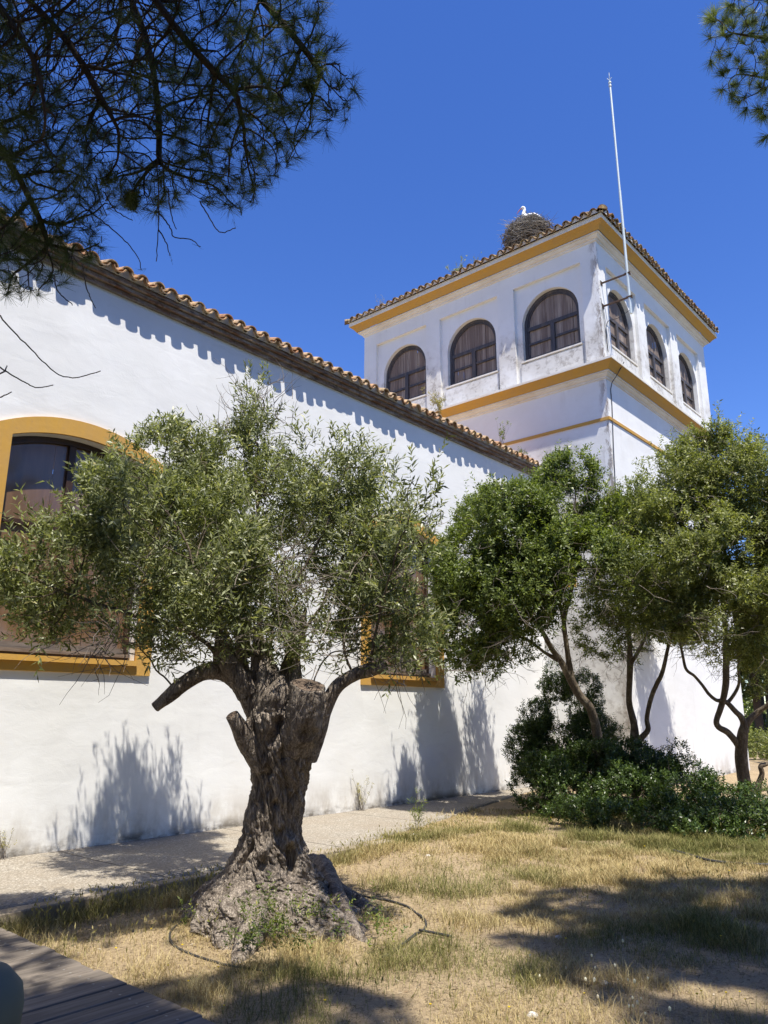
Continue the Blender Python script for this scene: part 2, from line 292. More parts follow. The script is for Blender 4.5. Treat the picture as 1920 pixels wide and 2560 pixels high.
# ------------------------------------------------------------------ mesh helpers
def props(o, label=None, cat=None, group=None, kind=None):
    if label: o["label"] = label
    if cat: o["category"] = cat
    if group: o["group"] = group
    if kind: o["kind"] = kind
    return o
def thing(name, label, cat, loc=(0, 0, 0), group=None):
    o = bpy.data.objects.new(name, None); o.empty_display_size = 0.2; o.location = loc; COL.objects.link(o)
    return props(o, label, cat, group)
def link(name, me, m, parent=None):
    o = bpy.data.objects.new(name, me); COL.objects.link(o)
    if m is not None: me.materials.append(m)
    if parent is not None:
        o.parent = parent
        o.matrix_parent_inverse = Matrix.Translation(-Vector(parent.location))
    return o
def fastmesh(name, V, F, attrs=None, smooth=False):
    """V (n,3), F (m,k) all faces with k corners"""
    V = np.ascontiguousarray(V, np.float32); F = np.ascontiguousarray(F, np.int32); k = F.shape[1]
    me = bpy.data.meshes.new(name); me.vertices.add(len(V)); me.vertices.foreach_set("co", V.ravel())
    me.loops.add(F.size); me.loops.foreach_set("vertex_index", F.ravel())
    me.polygons.add(len(F)); me.polygons.foreach_set("loop_start", np.arange(len(F), dtype=np.int32)*k)
    try: me.polygons.foreach_set("loop_total", np.full(len(F), k, np.int32))
    except Exception: pass
    for a, v in (attrs or {}).items():
        at = me.attributes.new(a, 'FLOAT', 'POINT'); at.data.foreach_set("value", np.ascontiguousarray(v, np.float32))
    if smooth: me.polygons.foreach_set("use_smooth", np.ones(len(F), bool))
    me.update(calc_edges=True); me.validate(); return me
class MB:
    def __init__(s): s.v = []; s.f = []; s.r = []
    def add(s, pts, faces, rnd=None):
        n = len(s.v); s.v += [tuple(p) for p in pts]; s.f += [tuple(i+n for i in q) for q in faces]
        s.r += [random.random() if rnd is None else rnd]*len(pts)
    def box(s, a, b, bev=0.0, rnd=None):
        (x0, y0, z0), (x1, y1, z1) = a, b
        c = [(x0, y0, z0), (x1, y0, z0), (x1, y1, z0), (x0, y1, z0), (x0, y0, z1), (x1, y0, z1), (x1, y1, z1), (x0, y1, z1)]
        f = [(0, 3, 2, 1), (4, 5, 6, 7), (0, 1, 5, 4), (1, 2, 6, 5), (2, 3, 7, 6), (3, 0, 4, 7)]
        if bev:
            bm = bmesh.new(); vs = [bm.verts.new(p) for p in c]
            for q in f: bm.faces.new([vs[i] for i in q])
            bmesh.ops.bevel(bm, geom=bm.edges[:], offset=bev, segments=1, affect='EDGES', profile=0.5)
            bm.verts.ensure_lookup_table(); bm.verts.index_update()
            s.add([v.co[:] for v in bm.verts], [[v.index for v in q.verts] for q in bm.faces], rnd); bm.free()
        else: s.add(c, f, rnd)
    def tube(s, pts, rad, sides=6, cap=True, rnd=None):
        V, F = sweep(np.array(pts, float), np.array(rad, float) if hasattr(rad, '__len__') else np.full(len(pts), rad), sides)
        fs = [tuple(q) for q in F]
        if cap: fs += [tuple(range(sides))[::-1], tuple(range(len(V)-sides, len(V)))]
        s.add(V, fs, rnd)
    def strip(s, A, B, close=False, rnd=None):
        n = len(A); f = [(i, (i+1) % n, n+(i+1) % n, n+i) for i in range(n if close else n-1)]
        s.add(list(A)+list(B), f, rnd)
    def build(s, name, m, parent=None, smooth=False, fixn=True):
        me = bpy.data.meshes.new(name); me.from_pydata(s.v, [], s.f)
        at = me.attributes.new("rnd", 'FLOAT', 'POINT'); at.data.foreach_set("value", s.r)
        if fixn:
            bm = bmesh.new(); bm.from_mesh(me); bmesh.ops.recalc_face_normals(bm, faces=bm.faces); bm.to_mesh(me); bm.free()
        if smooth: me.polygons.foreach_set("use_smooth", [True]*len(me.polygons))
        me.update(); return link(name, me, m, parent)
def frames(P):
    T = np.gradient(P, axis=0); T = unit(T); N = np.zeros_like(P)
    a = np.array([0, 0, 1.0]) if abs(T[0][2]) < 0.9 else np.array([1.0, 0, 0])
    n = np.cross(T[0], a); n /= np.linalg.norm(n)
    for i in range(len(P)):
        n = n - T[i]*np.dot(n, T[i]); n = n/(np.linalg.norm(n)+1e-9); N[i] = n
    return T, N, np.cross(T, N)
def sweep(P, R, sides=6):
    T, N, B = frames(P); a = np.linspace(0, 2*np.pi, sides, endpoint=False)
    V = P[:, None, :] + R[:, None, None]*(np.cos(a)[None, :, None]*N[:, None, :] + np.sin(a)[None, :, None]*B[:, None, :])
    n = len(P); i = np.arange(n-1)[:, None]*sides; j = np.arange(sides)[None, :]; k = (j+1) % sides
    F = np.stack([i+j, i+k, i+sides+k, i+sides+j], -1).reshape(-1, 4)
    return V.reshape(-1, 3), F
def spline(P, n):
    """Catmull-Rom through the points, n samples"""
    P = np.array(P, float)
    if len(P) < 3: return P[0] + (P[-1]-P[0])*np.linspace(0, 1, n)[:, None]
    Q = np.vstack([2*P[0]-P[1], P, 2*P[-1]-P[-2]]); d = np.r_[0, np.cumsum(np.linalg.norm(np.diff(P[:, :3], axis=0), axis=1))]
    t = np.linspace(0, d[-1], n); i = np.clip(np.searchsorted(d, t, 'right')-1, 0, len(P)-2); u = ((t-d[i])/(d[i+1]-d[i]+1e-9))[:, None]
    a, b, c, e = Q[i], Q[i+1], Q[i+2], Q[i+3]
    return 0.5*((2*b) + (c-a)*u + (2*a-5*b+4*c-e)*u**2 + (3*b-a-3*c+e)*u**3)
def gnarl(P, R, sides=20, n=None, amp=0.12, seed=0, freq=9.0, along=2.6, cap=True, twist=0.0):
    """a limb: swept tube with fibrous relief, flat cut at its far end"""
    PR = spline(np.c_[np.array(P, float), np.array(R, float)], n or max(12, len(P)*10)); P2 = PR[:, :3]; R2 = np.maximum(PR[:, 3], 0.002)
    T, N, B = frames(P2); L = np.r_[0, np.cumsum(np.linalg.norm(np.diff(P2, axis=0), axis=1))]
    a = np.linspace(0, 2*np.pi, sides, endpoint=False)[None, :] + twist*L[:, None]
    q = np.stack([np.cos(a)*R2[:, None]*freq, np.sin(a)*R2[:, None]*freq, np.broadcast_to(L[:, None]*along, a.shape)], -1)
    d = fbm(q*1.0, seed, 3)-0.45; rid = 1-np.abs(2*fbm(q*2.2, seed+9, 3)-0.9)
    lump = fbm(q*0.4, seed+20, 2)-0.38
    rr = R2[:, None]*(1 + amp*(1.2*d + 0.7*(rid-0.75) + 1.3*lump))
    V = P2[:, None]+rr[..., None]*(np.cos(a)[..., None]*N[:, None]+np.sin(a)[..., None]*B[:, None])
    m_ = len(P2); i = np.arange(m_-1)[:, None]*sides; j = np.arange(sides)[None]; k = (j+1) % sides
    F = [tuple(x) for x in np.stack([i+j, i+k, i+sides+k, i+sides+j], -1).reshape(-1, 4)]
    V = V.reshape(-1, 3)
    if cap:
        F.append(tuple(range(m_*sides-sides, m_*sides)))
    return V, F

# ------------------------------------------------------------------ foliage helpers
def blades(P, D, N, L, W, fold=0.15, rnd=None, bend=0.0):
    """leaf quads: P base, D axis, N normal, L length, W width -> V, F, rnd"""
    n = len(P); S = unit(np.cross(D, N)); L = L[:, None]; W = W[:, None]
    mid = P + D*L*0.45
    V = np.stack([P, mid + S*W*0.5 + N*W*fold, P + D*L - N*L*bend, mid - S*W*0.5 + N*W*fold], 1)
    F = (np.arange(n)[:, None]*4 + np.array([[0, 1, 2, 3]])).astype(np.int32)
    return V.reshape(-1, 3), F, np.repeat(RNG.random(n) if rnd is None else rnd, 4)
def lobes_points(lobes, per_m3, shell=0.55, clump=2.6, thr=0.42, seed=0):
    """points in ellipsoids [(centre, (a, b, c), density)]: denser towards the skin and in clumps"""
    out, ctr = [], []
    for i, (c, r, dn) in enumerate(lobes):
        c = np.array(c, float); r = np.array(r, float); vol = 4.19*r.prod(); n = int(vol*per_m3*dn)+6
        d = unit(RNG.normal(size=(n*3, 3))); rad = RNG.random(n*3)**(1/3.0); rad = rad*(1-shell)+shell*rad**0.35
        wob = 0.72+0.56*noise(d*2.2+i*7.7, seed+i)
        p = c + (d*(rad*wob)[:, None])@np.diag(r)
        keep = noise(p*clump, seed+31) + 0.35*noise(p*clump*2.7, seed+32) > thr + 0.175
        p = p[keep][:n]; out.append(p); ctr.append(np.repeat(c[None], len(p), 0))
    return np.vstack(out), np.vstack(ctr)
def shoots(P, C, leaf_n, Ls, Ll, Lw, up=0.5, droop=0.0, seed=0, rmix=0.5, spread=0.75):
    """leafy shoots: each point carries leaf_n leaves in pairs along a short stalk pointing out and up"""
    n = len(P); ax = unit(unit(P-C)*0.9 + np.array([0, 0, up]) + RNG.normal(size=(n, 3))*0.55)
    ref = unit(np.cross(ax, RNG.normal(size=(n, 3)))); tone = RNG.random(n)
    Vs = []
    PP, DD, NN, LL, WW, RR = [], [], [], [], [], []
    s = Ls*(0.6+0.8*RNG.random(n))
    for j in range(leaf_n):
        u = (j//2+0.6)/(leaf_n/2.0); ang = (j % 2)*np.pi + (j//2)*1.57 + RNG.normal(size=n)*0.4
        b2 = np.cross(ax, ref); rad = ref*np.cos(ang)[:, None] + b2*np.sin(ang)[:, None]
        base = P + ax*(s*u)[:, None]
        d = unit(ax*(1-spread*0.6) + rad*spread + RNG.normal(size=(n, 3))*0.2 - np.array([0, 0, droop]))
        nn = unit(np.cross(d, np.cross(ax, d)) + RNG.normal(size=(n, 3))*0.35)
        PP.append(base); DD.append(d); NN.append(nn); LL.append(Ll*(0.65+0.6*RNG.random(n))); WW.append(Lw*(0.75+0.5*RNG.random(n)))
        RR.append(np.clip(rmix*tone + (1-rmix)*RNG.random(n), 0, 1))
    P_, D_, N_ = np.vstack(PP), np.vstack(DD), np.vstack(NN)
    return blades(P_, D_, N_, np.hstack(LL), np.hstack(WW), rnd=np.hstack(RR), bend=0.08), ax, s
def colonize(pts, par, attr, step, di, dk, iters, bias=(0, 0, 0), jitter=0.15):
    """space colonisation: grow the skeleton (pts, parent indices) into the attractor cloud"""
    pts = list(map(np.array, pts)); par = list(par); A = np.array(attr); bias = np.array(bias)
    best = np.full(len(A), -1); bd = np.full(len(A), 1e9); new0 = 0
    for it in range(iters):
        NP = np.array(pts[new0:])
        if len(NP) == 0 or len(A) == 0: break
        d = np.linalg.norm(A[:, None]-NP[None], axis=2); j = d.argmin(1); dm = d[np.arange(len(A)), j]
        up_ = dm < bd; best[up_] = j[up_]+new0; bd[up_] = dm[up_]
        keep = bd > dk; A, best, bd = A[keep], best[keep], bd[keep]
        act = bd < di; new0 = len(pts)
        if not act.any(): break
        ids = np.unique(best[act]); allp = np.array(pts)
        for i in ids:
            v = (A[act & (best == i)]-allp[i]); v = v/(np.linalg.norm(v, axis=1, keepdims=True)+1e-9)
            dr = v.sum(0); dr = dr/(np.linalg.norm(dr)+1e-9) + bias + RNG.normal(size=3)*jitter; dr /= np.linalg.norm(dr)+1e-9
            pts.append(allp[i]+dr*step); par.append(int(i))
        if len(pts) > 26000: break
    return np.array(pts), np.array(par)
def skeleton_tubes(pts, par, tip, expo=2.4, rmax=0.05, start=0, sides=5):
    """radii by the pipe rule, then one tube per path; returns V, F, terminal node ids and their directions"""
    n = len(pts); kids = [[] for _ in range(n)]
    for i, p in enumerate(par):
        if p >= 0: kids[p].append(i)
    r = np.zeros(n)
    for i in range(n-1, -1, -1):
        r[i] = tip if not kids[i] else min(rmax, sum(r[k]**expo for k in kids[i])**(1/expo))
    Vs, Fs, off = [], [], 0
    heads = [(i, None) for i in range(n) if par[i] < 0]
    while heads:
        i, pr = heads.pop(); path = [] if pr is None else [pr]
        while True:
            path.append(i)
            if not kids[i]: break
            ks = sorted(kids[i], key=lambda q: -r[q])
            heads += [(q, i) for q in ks[1:]]; i = ks[0]
        if len(path) > 1 and path[-1] >= start:
            R = r[path].copy()
            if pr is not None: R[0] = min(R[0], R[1]*1.15)
            P = pts[path]
            if len(P) > 3: P = np.vstack([P[:1], 0.25*P[:-2]+0.5*P[1:-1]+0.25*P[2:], P[-1:]])
            V, F = sweep(P, R, sides if R.max() > 0.004 else 3); Vs.append(V); Fs.append(F+off); off += len(V)
    tips = [i for i in range(n) if not kids[i] and i >= start]
    return np.vstack(Vs), np.vstack(Fs), tips, r
def ell(px, py, rx, ry, d, dn=1.0, rd=None):
    """a crown lobe seen at (px, py) with radii in photo pixels, at depth d"""
    k = d/FPX; a, b = rx*k, ry*k
    return (PX(px, py, d), ((a+b)/2 if rd is None else rd, a, b), dn)
def orient(lobes):
    """(away, right, up) radii -> world axes (the crowns are round enough for a mean)"""
    return [(c, (0.5*(r[0]+r[1]), 0.5*(r[0]+r[1]), r[2]), d) for c, r, d in lobes]

# ------------------------------------------------------------------ the two buildings
YW, HT = 9.28, 7.313                     # long wall plane and its height under the brick cornice
TX, TY, TL, TW = 16.433, 7.246, 7.76, 7.995   # tower: left face, front face, length along X, depth along Y
PITCHT = 0.2513                          # tile pitch
class Opening:
    """arched opening in a wall: u from ul to ur, sill vb, springing vs, rise"""
    def __init__(s, ul, ur, vb, vs, rise): s.ul, s.ur, s.vb, s.vs, s.rise = ul, ur, vb, vs, rise; s.uc = (ul+ur)/2; s.hw = (ur-ul)/2
    def top(s, u):
        q = max(0.0, 1-((u-s.uc)/s.hw)**2)
        if s.rise >= s.hw*0.98: return s.vs + s.rise*math.sqrt(q)
        R = (s.hw**2+s.rise**2)/(2*s.rise); return s.vs + math.sqrt(max(R*R-(u-s.uc)**2, 0))-(R-s.rise)
    def outline(s, off=0.0, n=28, bottom=0.0):
        """closed outline moved inwards by off (outwards when negative)"""
        o = Opening(s.ul+off, s.ur-off, s.vb+(off if bottom is None else bottom), s.vs - (0 if s.rise >= s.hw*0.98 else off), s.rise-(off if s.rise >= s.hw*0.98 else 0))
        us = [o.uc-o.hw*math.cos(math.pi*i/n) for i in range(n+1)]
        return [(o.ul, o.vb)]+[(u, o.top(u)) for u in us]+[(o.ur, o.vb)]
def holed_wall(mb, u0, u1, v0, v1, ops, f, depth, du=0.7):
    """wall sheet with arched openings and their reveals; f(u, v, w) maps to space (w inwards)"""
    edges = [u0]
    for o in ops: edges += [o.ul, o.ur]
    edges.append(u1)
    for i in range(len(edges)-1):
        a, b = edges[i], edges[i+1]
        if b-a < 1e-5: continue
        if i % 2 == 0:
            n = max(1, int((b-a)/du))
            for j in range(n):
                x, y = a+(b-a)*j/n, a+(b-a)*(j+1)/n
                mb.add([f(x, v0, 0), f(y, v0, 0), f(y, v1, 0), f(x, v1, 0)], [(0, 1, 2, 3)])
        else:
            o = ops[i//2]; n = 28; us = [o.uc-o.hw*math.cos(math.pi*j/n) for j in range(n+1)]
            for x, y in zip(us[:-1], us[1:]):
                if o.vb > v0: mb.add([f(x, v0, 0), f(y, v0, 0), f(y, o.vb, 0), f(x, o.vb, 0)], [(0, 1, 2, 3)])
                mb.add([f(x, o.top(x), 0), f(y, o.top(y), 0), f(y, v1, 0), f(x, v1, 0)], [(0, 1, 2, 3)])
            ol = o.outline(); mb.strip([f(u, v, 0) for u, v in ol], [f(u, v, depth) for u, v in ol], close=True)
def ring(mb, inner, outer, f, w0, w1, close=False):
    """band between two outlines from depth w0 to w1"""
    I0, O0 = [f(u, v, w0) for u, v in inner], [f(u, v, w0) for u, v in outer]
    I1, O1 = [f(u, v, w1) for u, v in inner], [f(u, v, w1) for u, v in outer]
    mb.strip(I0, O0, close); mb.strip(O0, O1, close); mb.strip(I1, I0, close); mb.strip(O1, I1, close)
def boxf(mb, f, u0, u1, v0, v1, w0, w1, rnd=None):
    P = [f(u, v, w) for w in (w0, w1) for v in (v0, v1) for u in (u0, u1)]
    mb.add(P, [(0, 1, 3, 2), (4, 6, 7, 5), (0, 4, 5, 1), (2, 3, 7, 6), (0, 2, 6, 4), (1, 5, 7, 3)], rnd)
def boards(mb, o, f, w, wid=0.14, under=None):
    """vertical boards filling an arched opening, each slightly out of plane"""
    n = max(2, int(round((o.ur-o.ul)/wid)))
    for i in range(n):
        a, b = o.ul+(o.ur-o.ul)*i/n+0.002, o.ul+(o.ur-o.ul)*(i+1)/n-0.002; dw = random.uniform(-0.006, 0.006)
        us = [a+(b-a)*j/4 for j in range(5)]
        pts = [f(a, o.vb, w+dw), f(b, o.vb, w+dw)] + [f(u, o.top(min(max(u, o.ul+0.002), o.ur-0.002))-0.002, w+dw) for u in us[::-1]]
        mb.add(pts, [tuple(range(len(pts)))])

def tile_run(n, place, slope, first=0.0, rows=2, pitch=PITCHT, size=1.0):
    """curved clay tiles along an eave. place(s, t, h): s along the eave, t up the slope, h off the roof plane"""
    mb = MB()
    for i in range(n):
        s0 = first+i*pitch
        for row in range(rows):
            for kind in ('pan', 'cover'):
                jit = random.uniform(-0.018, 0.018); wz = random.uniform(-0.011, 0.011); sk = random.uniform(-0.03, 0.03); sz_ = random.uniform(0.93, 1.06)
                c = s0+(0.5*pitch if kind == 'pan' else 0)+jit; R = (0.094 if kind == 'cover' else 0.094)*size*sz_; th = 0.016
                t0 = row*0.30+random.uniform(-0.034, 0.022)-(0.0 if kind == 'cover' else 0.015); t1 = t0+0.42
                rr = []
                for (tt, rs, lift) in ((t0, 1.0, row*0.012), (t1, 0.84, row*0.012-0.006)):
                    for rad in (R*rs, R*rs-th):
                        pts = []
                        for j in range(9):
                            a = math.pi*(0.04+0.92*j/8)
                            ss = c-rad*math.cos(a)+sk*(tt-t0)
                            h = (0.050+wz+lift+rad*math.sin(a)) if kind == 'cover' else (0.088+wz+lift-rad*math.sin(a)*0.95)
                            pts.append(place(ss, tt, h))
                        rr.append(pts)
                o0, i0, o1, i1 = rr; rn = random.random()
                mb.strip(o0, o1, rnd=rn); mb.strip(i1, i0, rnd=rn); mb.strip(i0, o0, rnd=rn)
                mb.add([o0[0], i0[0], i1[0], o1[0]], [(0, 1, 2, 3)], rn); mb.add([o0[-1], i0[-1], i1[-1], o1[-1]], [(0, 1, 2, 3)], rn)
    return mb

# --- long hall
hall = thing("hall_building", "long low whitewashed hall with brick cornice and clay tile eave", "building", (5.0, YW, 0.0))
HX0, HX1 = -7.0, TX
fh = lambda u, v, w: (u, YW+w, v)
wins = [Opening(3.645, 5.585, 2.235, 4.875, 0.195), Opening(3.645+6.573, 5.585+6.573, 2.235, 4.875, 0.195)]
mb = MB(); holed_wall(mb, HX0, HX1, -0.3, HT, wins, fh, 0.26)
mb.add([(HX0, YW, -0.3), (HX0, YW+9, -0.3), (HX0, YW+9, HT), (HX0, YW+4.5, HT+1.75), (HX0, YW, HT)], [(0, 1, 2, 3, 4)])
mb.add([(HX0, YW+9, -0.3), (HX1, YW+9, -0.3), (HX1, YW+9, HT), (HX0, YW+9, HT)], [(0, 1, 2, 3)])
mb.build("wall", M['wall'], hall, fixn=False)
mb = MB()
for i, (a, b) in enumerate(((0.0, 0.062), (0.067, 0.128), (0.133, 0.205))):
    mb.box((HX0-0.05, YW-(0.055, 0.105, 0.15)[i], HT+a), (HX1-0.003, YW+0.2, HT+b), 0.006)
mb.build("brick_cornice", M['brick'], hall)
SL = math.radians(21); EY, EZ = YW-0.222, HT+0.212      # tile tips
def hall_place(s, t, h): return (s, EY+t*math.cos(SL)-h*math.sin(SL)*0.4, EZ+t*math.sin(SL)+h*math.cos(SL))
n = int((HX1-HX0)/PITCHT)
first = 4.829-PITCHT*math.floor((4.829-HX0)/PITCHT)
tile_run(n, hall_place, SL, first, 2).build("eave_tiles", M['clay'], hall, fixn=False, smooth=True)
mb = MB()                                               # mortar packed under the cover tiles
ss = np.arange(HX0, HX1, PITCHT/10)
top = [(s, EY+0.035, EZ+0.060+0.070*math.cos(2*math.pi*(s-first)/PITCHT)) for s in ss]
bot = [(s, EY+0.060, HT+0.206) for s in ss]; mb.strip(bot, top)
mb.strip(top, [(x, y+0.25, z+0.03) for x, y, z in top]); mb.build("mortar_bed", M['mortar'], hall, fixn=False)
mb = MB(); L = 4.7/math.cos(SL)
for sgn in (0,):
    a = [(HX0-0.1, EY+0.62, EZ+0.62*math.tan(SL)), (HX1, EY+0.62, EZ+0.62*math.tan(SL)), (HX1, YW+4.5, EZ+4.76*math.tan(SL)), (HX0-0.1, YW+4.5, EZ+4.76*math.tan(SL)), (HX1, YW+9.3, EZ), (HX0-0.1, YW+9.3, EZ)]
    mb.add(a, [(0, 1, 2, 3), (3, 2, 4, 5)])
mb.build("roof", M['clay'], hall, fixn=False)
for px, py in ((584, 834), (640, 872), (503, 766)):     # dark tiles that stick out of the second row
    q = ONY(px, py+9, EY+0.30); mb = MB(); V = []
    for yy, rr in ((-0.10, 0.078), (0.18, 0.066)):
        for j in range(9):
            a = math.pi*j/8; V.append((q[0]-rr*math.cos(a), q[1]+yy, q[2]-0.03+rr*math.sin(a)*1.05+yy*0.38))
    mb.strip(V[:9], V[9:]); mb.add(V[:9], [tuple(range(9))]); mb.build("vent_tile", M['cable'], hall, smooth=True)
def hall_window(o):
    mb = MB()                                           # ochre surround, proud of the wall, and its drip sill
    inn = o.outline(0.0); inn[0] = (o.ul, 2.045); inn[-1] = (o.ur, 2.045); out = Opening(o.ul-0.225, o.ur+0.225, 2.045, 4.86+0.10, 0.33).outline()
    ring(mb, inn, out, fh, -0.04, 0.01)
    boxf(mb, fh, o.ul+0.001, o.ur-0.001, 2.047, o.vb-0.075, -0.0385, 0.01)
    sur = mb.build("window", M['ochre'], hall)
    mb = MB(); boxf(mb, fh, o.ul-0.004, o.ur+0.004, o.vb-0.072, o.vb-0.004, -0.082, 0.012)
    boxf(mb, fh, o.ul+0.003, o.ur-0.003, o.vb-0.03, o.vb+0.001, 0.013, 0.2)
    mb.build("sill", M['ochre'], sur)
    mb = MB(); W0, W1 = 0.165, 0.25
    ring(mb, o.outline(0.075, bottom=0.085), o.outline(0.002, bottom=0.001), fh, W0, W1, True)
    uc = o.uc-0.09; boxf(mb, fh, uc-0.045, uc+0.045, o.vb+0.086, o.top(uc)-0.08, W0+0.004, W1)
    for zt in (3.86,):
        boxf(mb, fh, o.ul+0.076, uc-0.046, zt-0.03, zt+0.03, W0+0.012, W1); boxf(mb, fh, uc+0.046, o.ur-0.076, zt-0.03, zt+0.03, W0+0.012, W1)
    mb.build("frame", M['hall_frame'], sur)
    mb = MB(); boxf(mb, fh, o.ul+0.004, o.ur-0.004, o.vb+0.04, o.vb+0.086, W0-0.05, W0-0.002); boxf(mb, fh, o.ul+0.078, o.ur-0.078, o.vb+0.09, o.vb+0.16, W0+0.003, W1)
    mb.build("bottom_rail", M['hall_rail'], sur)
    mb = MB(); boards(mb, Opening(o.ul+0.05, o.ur-0.05, o.vb+0.02, o.vs, o.rise), fh, W0+0.05, 0.62)
    mb.build("shutter", M['hall_board'], sur, fixn=False)
for o in wins: hall_window(o)

# --- tower
tower = thing("tower_building", "square white tower with ochre cornices and arched boarded windows", "building", (TX+TL/2, TY+TW/2, 0))
ZU, ZL, PD = 13.266, 9.78, 0.09
fl = lambda u, v, w: (TX+w, u, v)                       # left face, u = Y
ff = lambda u, v, w: (u, TY+w, v)                       # front face, u = X
left_panels = [(7.71, 9.715), (10.235, 12.235), (12.74, 14.735)]
front_panels = [(16.93, 18.77), (19.325, 21.18), (21.74, 23.54)]
left_w = [Opening(c-0.83, c+0.83, 10.615, 11.64, 0.83) for c in (8.70, 11.20, 13.66)]
front_w = [Opening(c-0.785, c+0.785, 10.60, 11.64, 0.785) for c in (17.83, 20.25, 22.63)]
mb = MB()
mb.add([(TX, TY, -0.3), (TX, TY+TW, -0.3), (TX, TY+TW, ZL), (TX, TY, ZL)], [(0, 3, 2, 1)])
mb.add([(TX, TY, -0.3), (TX+TL, TY, -0.3), (TX+TL, TY, ZL), (TX, TY, ZL)], [(0, 1, 2, 3)])
mb.add([(TX+TL, TY, -0.3), (TX+TL, TY+TW, -0.3), (TX+TL, TY+TW, ZU), (TX+TL, TY, ZU)], [(0, 1, 2, 3)])
mb.add([(TX, TY+TW, -0.3), (TX+TL, TY+TW, -0.3), (TX+TL, TY+TW, ZU), (TX, TY+TW, ZU)], [(3, 2, 1, 0)])
def upper(mb, f, a, b, panels, ws, ptop):
    e = [a]+[x for p in panels for x in p]+[b]
    for i in range(0, len(e), 2): mb.add([f(e[i], ZL, 0), f(e[i+1], ZL, 0), f(e[i+1], ZU, 0), f(e[i], ZU, 0)], [(0, 1, 2, 3)])
    for (p, q), o in zip(panels, ws):
        mb.add([f(p, ptop, 0), f(q, ptop, 0), f(q, ZU, 0), f(p, ZU, 0)], [(0, 1, 2, 3)])
        g = lambda u, v, w: f(u, v, w+PD)
        holed_wall(mb, p, q, ZL, ptop, [o], g, 0.20)
        P0 = [(p, ZL), (p, ptop), (q, ptop), (q, ZL)]; mb.strip([f(u, v, 0) for u, v in P0], [f(u, v, PD) for u, v in P0])
upper(mb, fl, TY, TY+TW, left_panels, left_w, 12.81); upper(mb, ff, TX, TX+TL, front_panels, front_w, 12.74)
mb.build("wall", M['tower'], tower)
mb = MB()                                               # raised aprons under the windows, thin lips over the panels
for f, ps, ws in ((fl, left_panels, left_w), (ff, front_panels, front_w)):
    for (p, q), o in zip(ps, ws): boxf(mb, f, o.ul-0.06, o.ur+0.06, 9.86, o.vb-0.1, PD-0.035, PD+0.01)
mb.build("window_apron", M['tower'], tower)
def loop(o, z): return [(TX-o, TY-o, z), (TX+TL+o, TY-o, z), (TX+TL+o, TY+TW+o, z), (TX-o, TY+TW+o, z)]
def mould(name, prof, m):
    mb = MB()
    for (o0, z0), (o1, z1) in zip(prof[:-1], prof[1:]): mb.strip(loop(o0, z0), loop(o1, z1), close=True)
    mb.build(name, m, tower, fixn=False)
mould("cornice_moulding", [(0.0, 13.225), (0.035, 13.245), (0.035, 13.285), (0.075, 13.30), (0.105, 13.335), (0.12, 13.37), (0.165, 13.37), (0.165, 13.398)], M['trim'])
mould("ochre_cornice", [(0.18, 13.397), (0.20, 13.42), (0.25, 13.49), (0.325, 13.555), (0.352, 13.571)], M['ochre'])
mould("cornice_fascia", [(0.353, 13.572), (0.362, 13.576), (0.362, 13.705), (0.0, 13.72)], M['trim'])
mould("ledge_moulding", [(0.0, 9.43), (0.03, 9.45), (0.03, 9.485), (0.06, 9.50), (0.09, 9.53), (0.105, 9.57), (0.14, 9.57), (0.14, 9.596)], M['trim'])
mould("ochre_ledge", [(0.15, 9.595), (0.17, 9.62), (0.215, 9.69), (0.28, 9.76), (0.304, 9.776)], M['ochre'])
mould("ledge_top", [(0.305, 9.777), (0.322, 9.78), (0.322, 9.835), (0.0, 9.925)], M['trim'])
mould("ochre_band", [(0.0, 8.372), (0.028, 8.372), (0.028, 8.447), (0.0, 8.452)], M['ochre'])
mb = MB(); boxf(mb, fl, 8.35, 9.275, 4.455, 4.64, -0.03, 0.02); mb.build("ochre_lintel", M['ochre'], tower)
def tower_window(f, o, lit):
    g = lambda u, v, w: f(u, v, w+PD)
    mb = MB(); W0, W1 = 0.115, 0.19
    ring(mb, o.outline(0.085, bottom=0.085), o.outline(0.004, bottom=0.003), g, W0, W1, True)
    ring(mb, o.outline(0.125, bottom=0.125), o.outline(0.0855, bottom=0.0855), g, W0+0.022, W1, True)
    zt = o.vs-0.07
    boxf(mb, g, o.ul+0.0865, o.ur-0.0865, zt-0.055, zt+0.045, W0+0.008, W1)
    boxf(mb, g, o.uc-0.06, o.uc+0.06, o.vb+0.09, zt-0.056, W0-0.012, W1)
    zm = (o.vb+zt)/2+0.03
    for a, b in ((o.ul+0.087, o.uc-0.061), (o.uc+0.061, o.ur-0.087)): boxf(mb, g, a, b, zm-0.03, zm+0.03, W0+0.014, W1)
    fr = mb.build("window", M['tw_frame'], tower)
    mb = MB(); boards(mb, Opening(o.ul+0.05, o.ur-0.05, o.vb+0.03, o.vs, o.rise-0.05), g, W0+0.055, 0.19)
    mb.build("boarding", M['tw_board'], fr, fixn=False)
    mb = MB(); boxf(mb, g, o.ul-0.05, o.ur+0.05, o.vb-0.045, o.vb-0.002, -0.045, 0.16); mb.build("sill", M['trim'], fr)
for o in left_w: tower_window(fl, o, 0)
for o in front_w: tower_window(ff, o, 1)
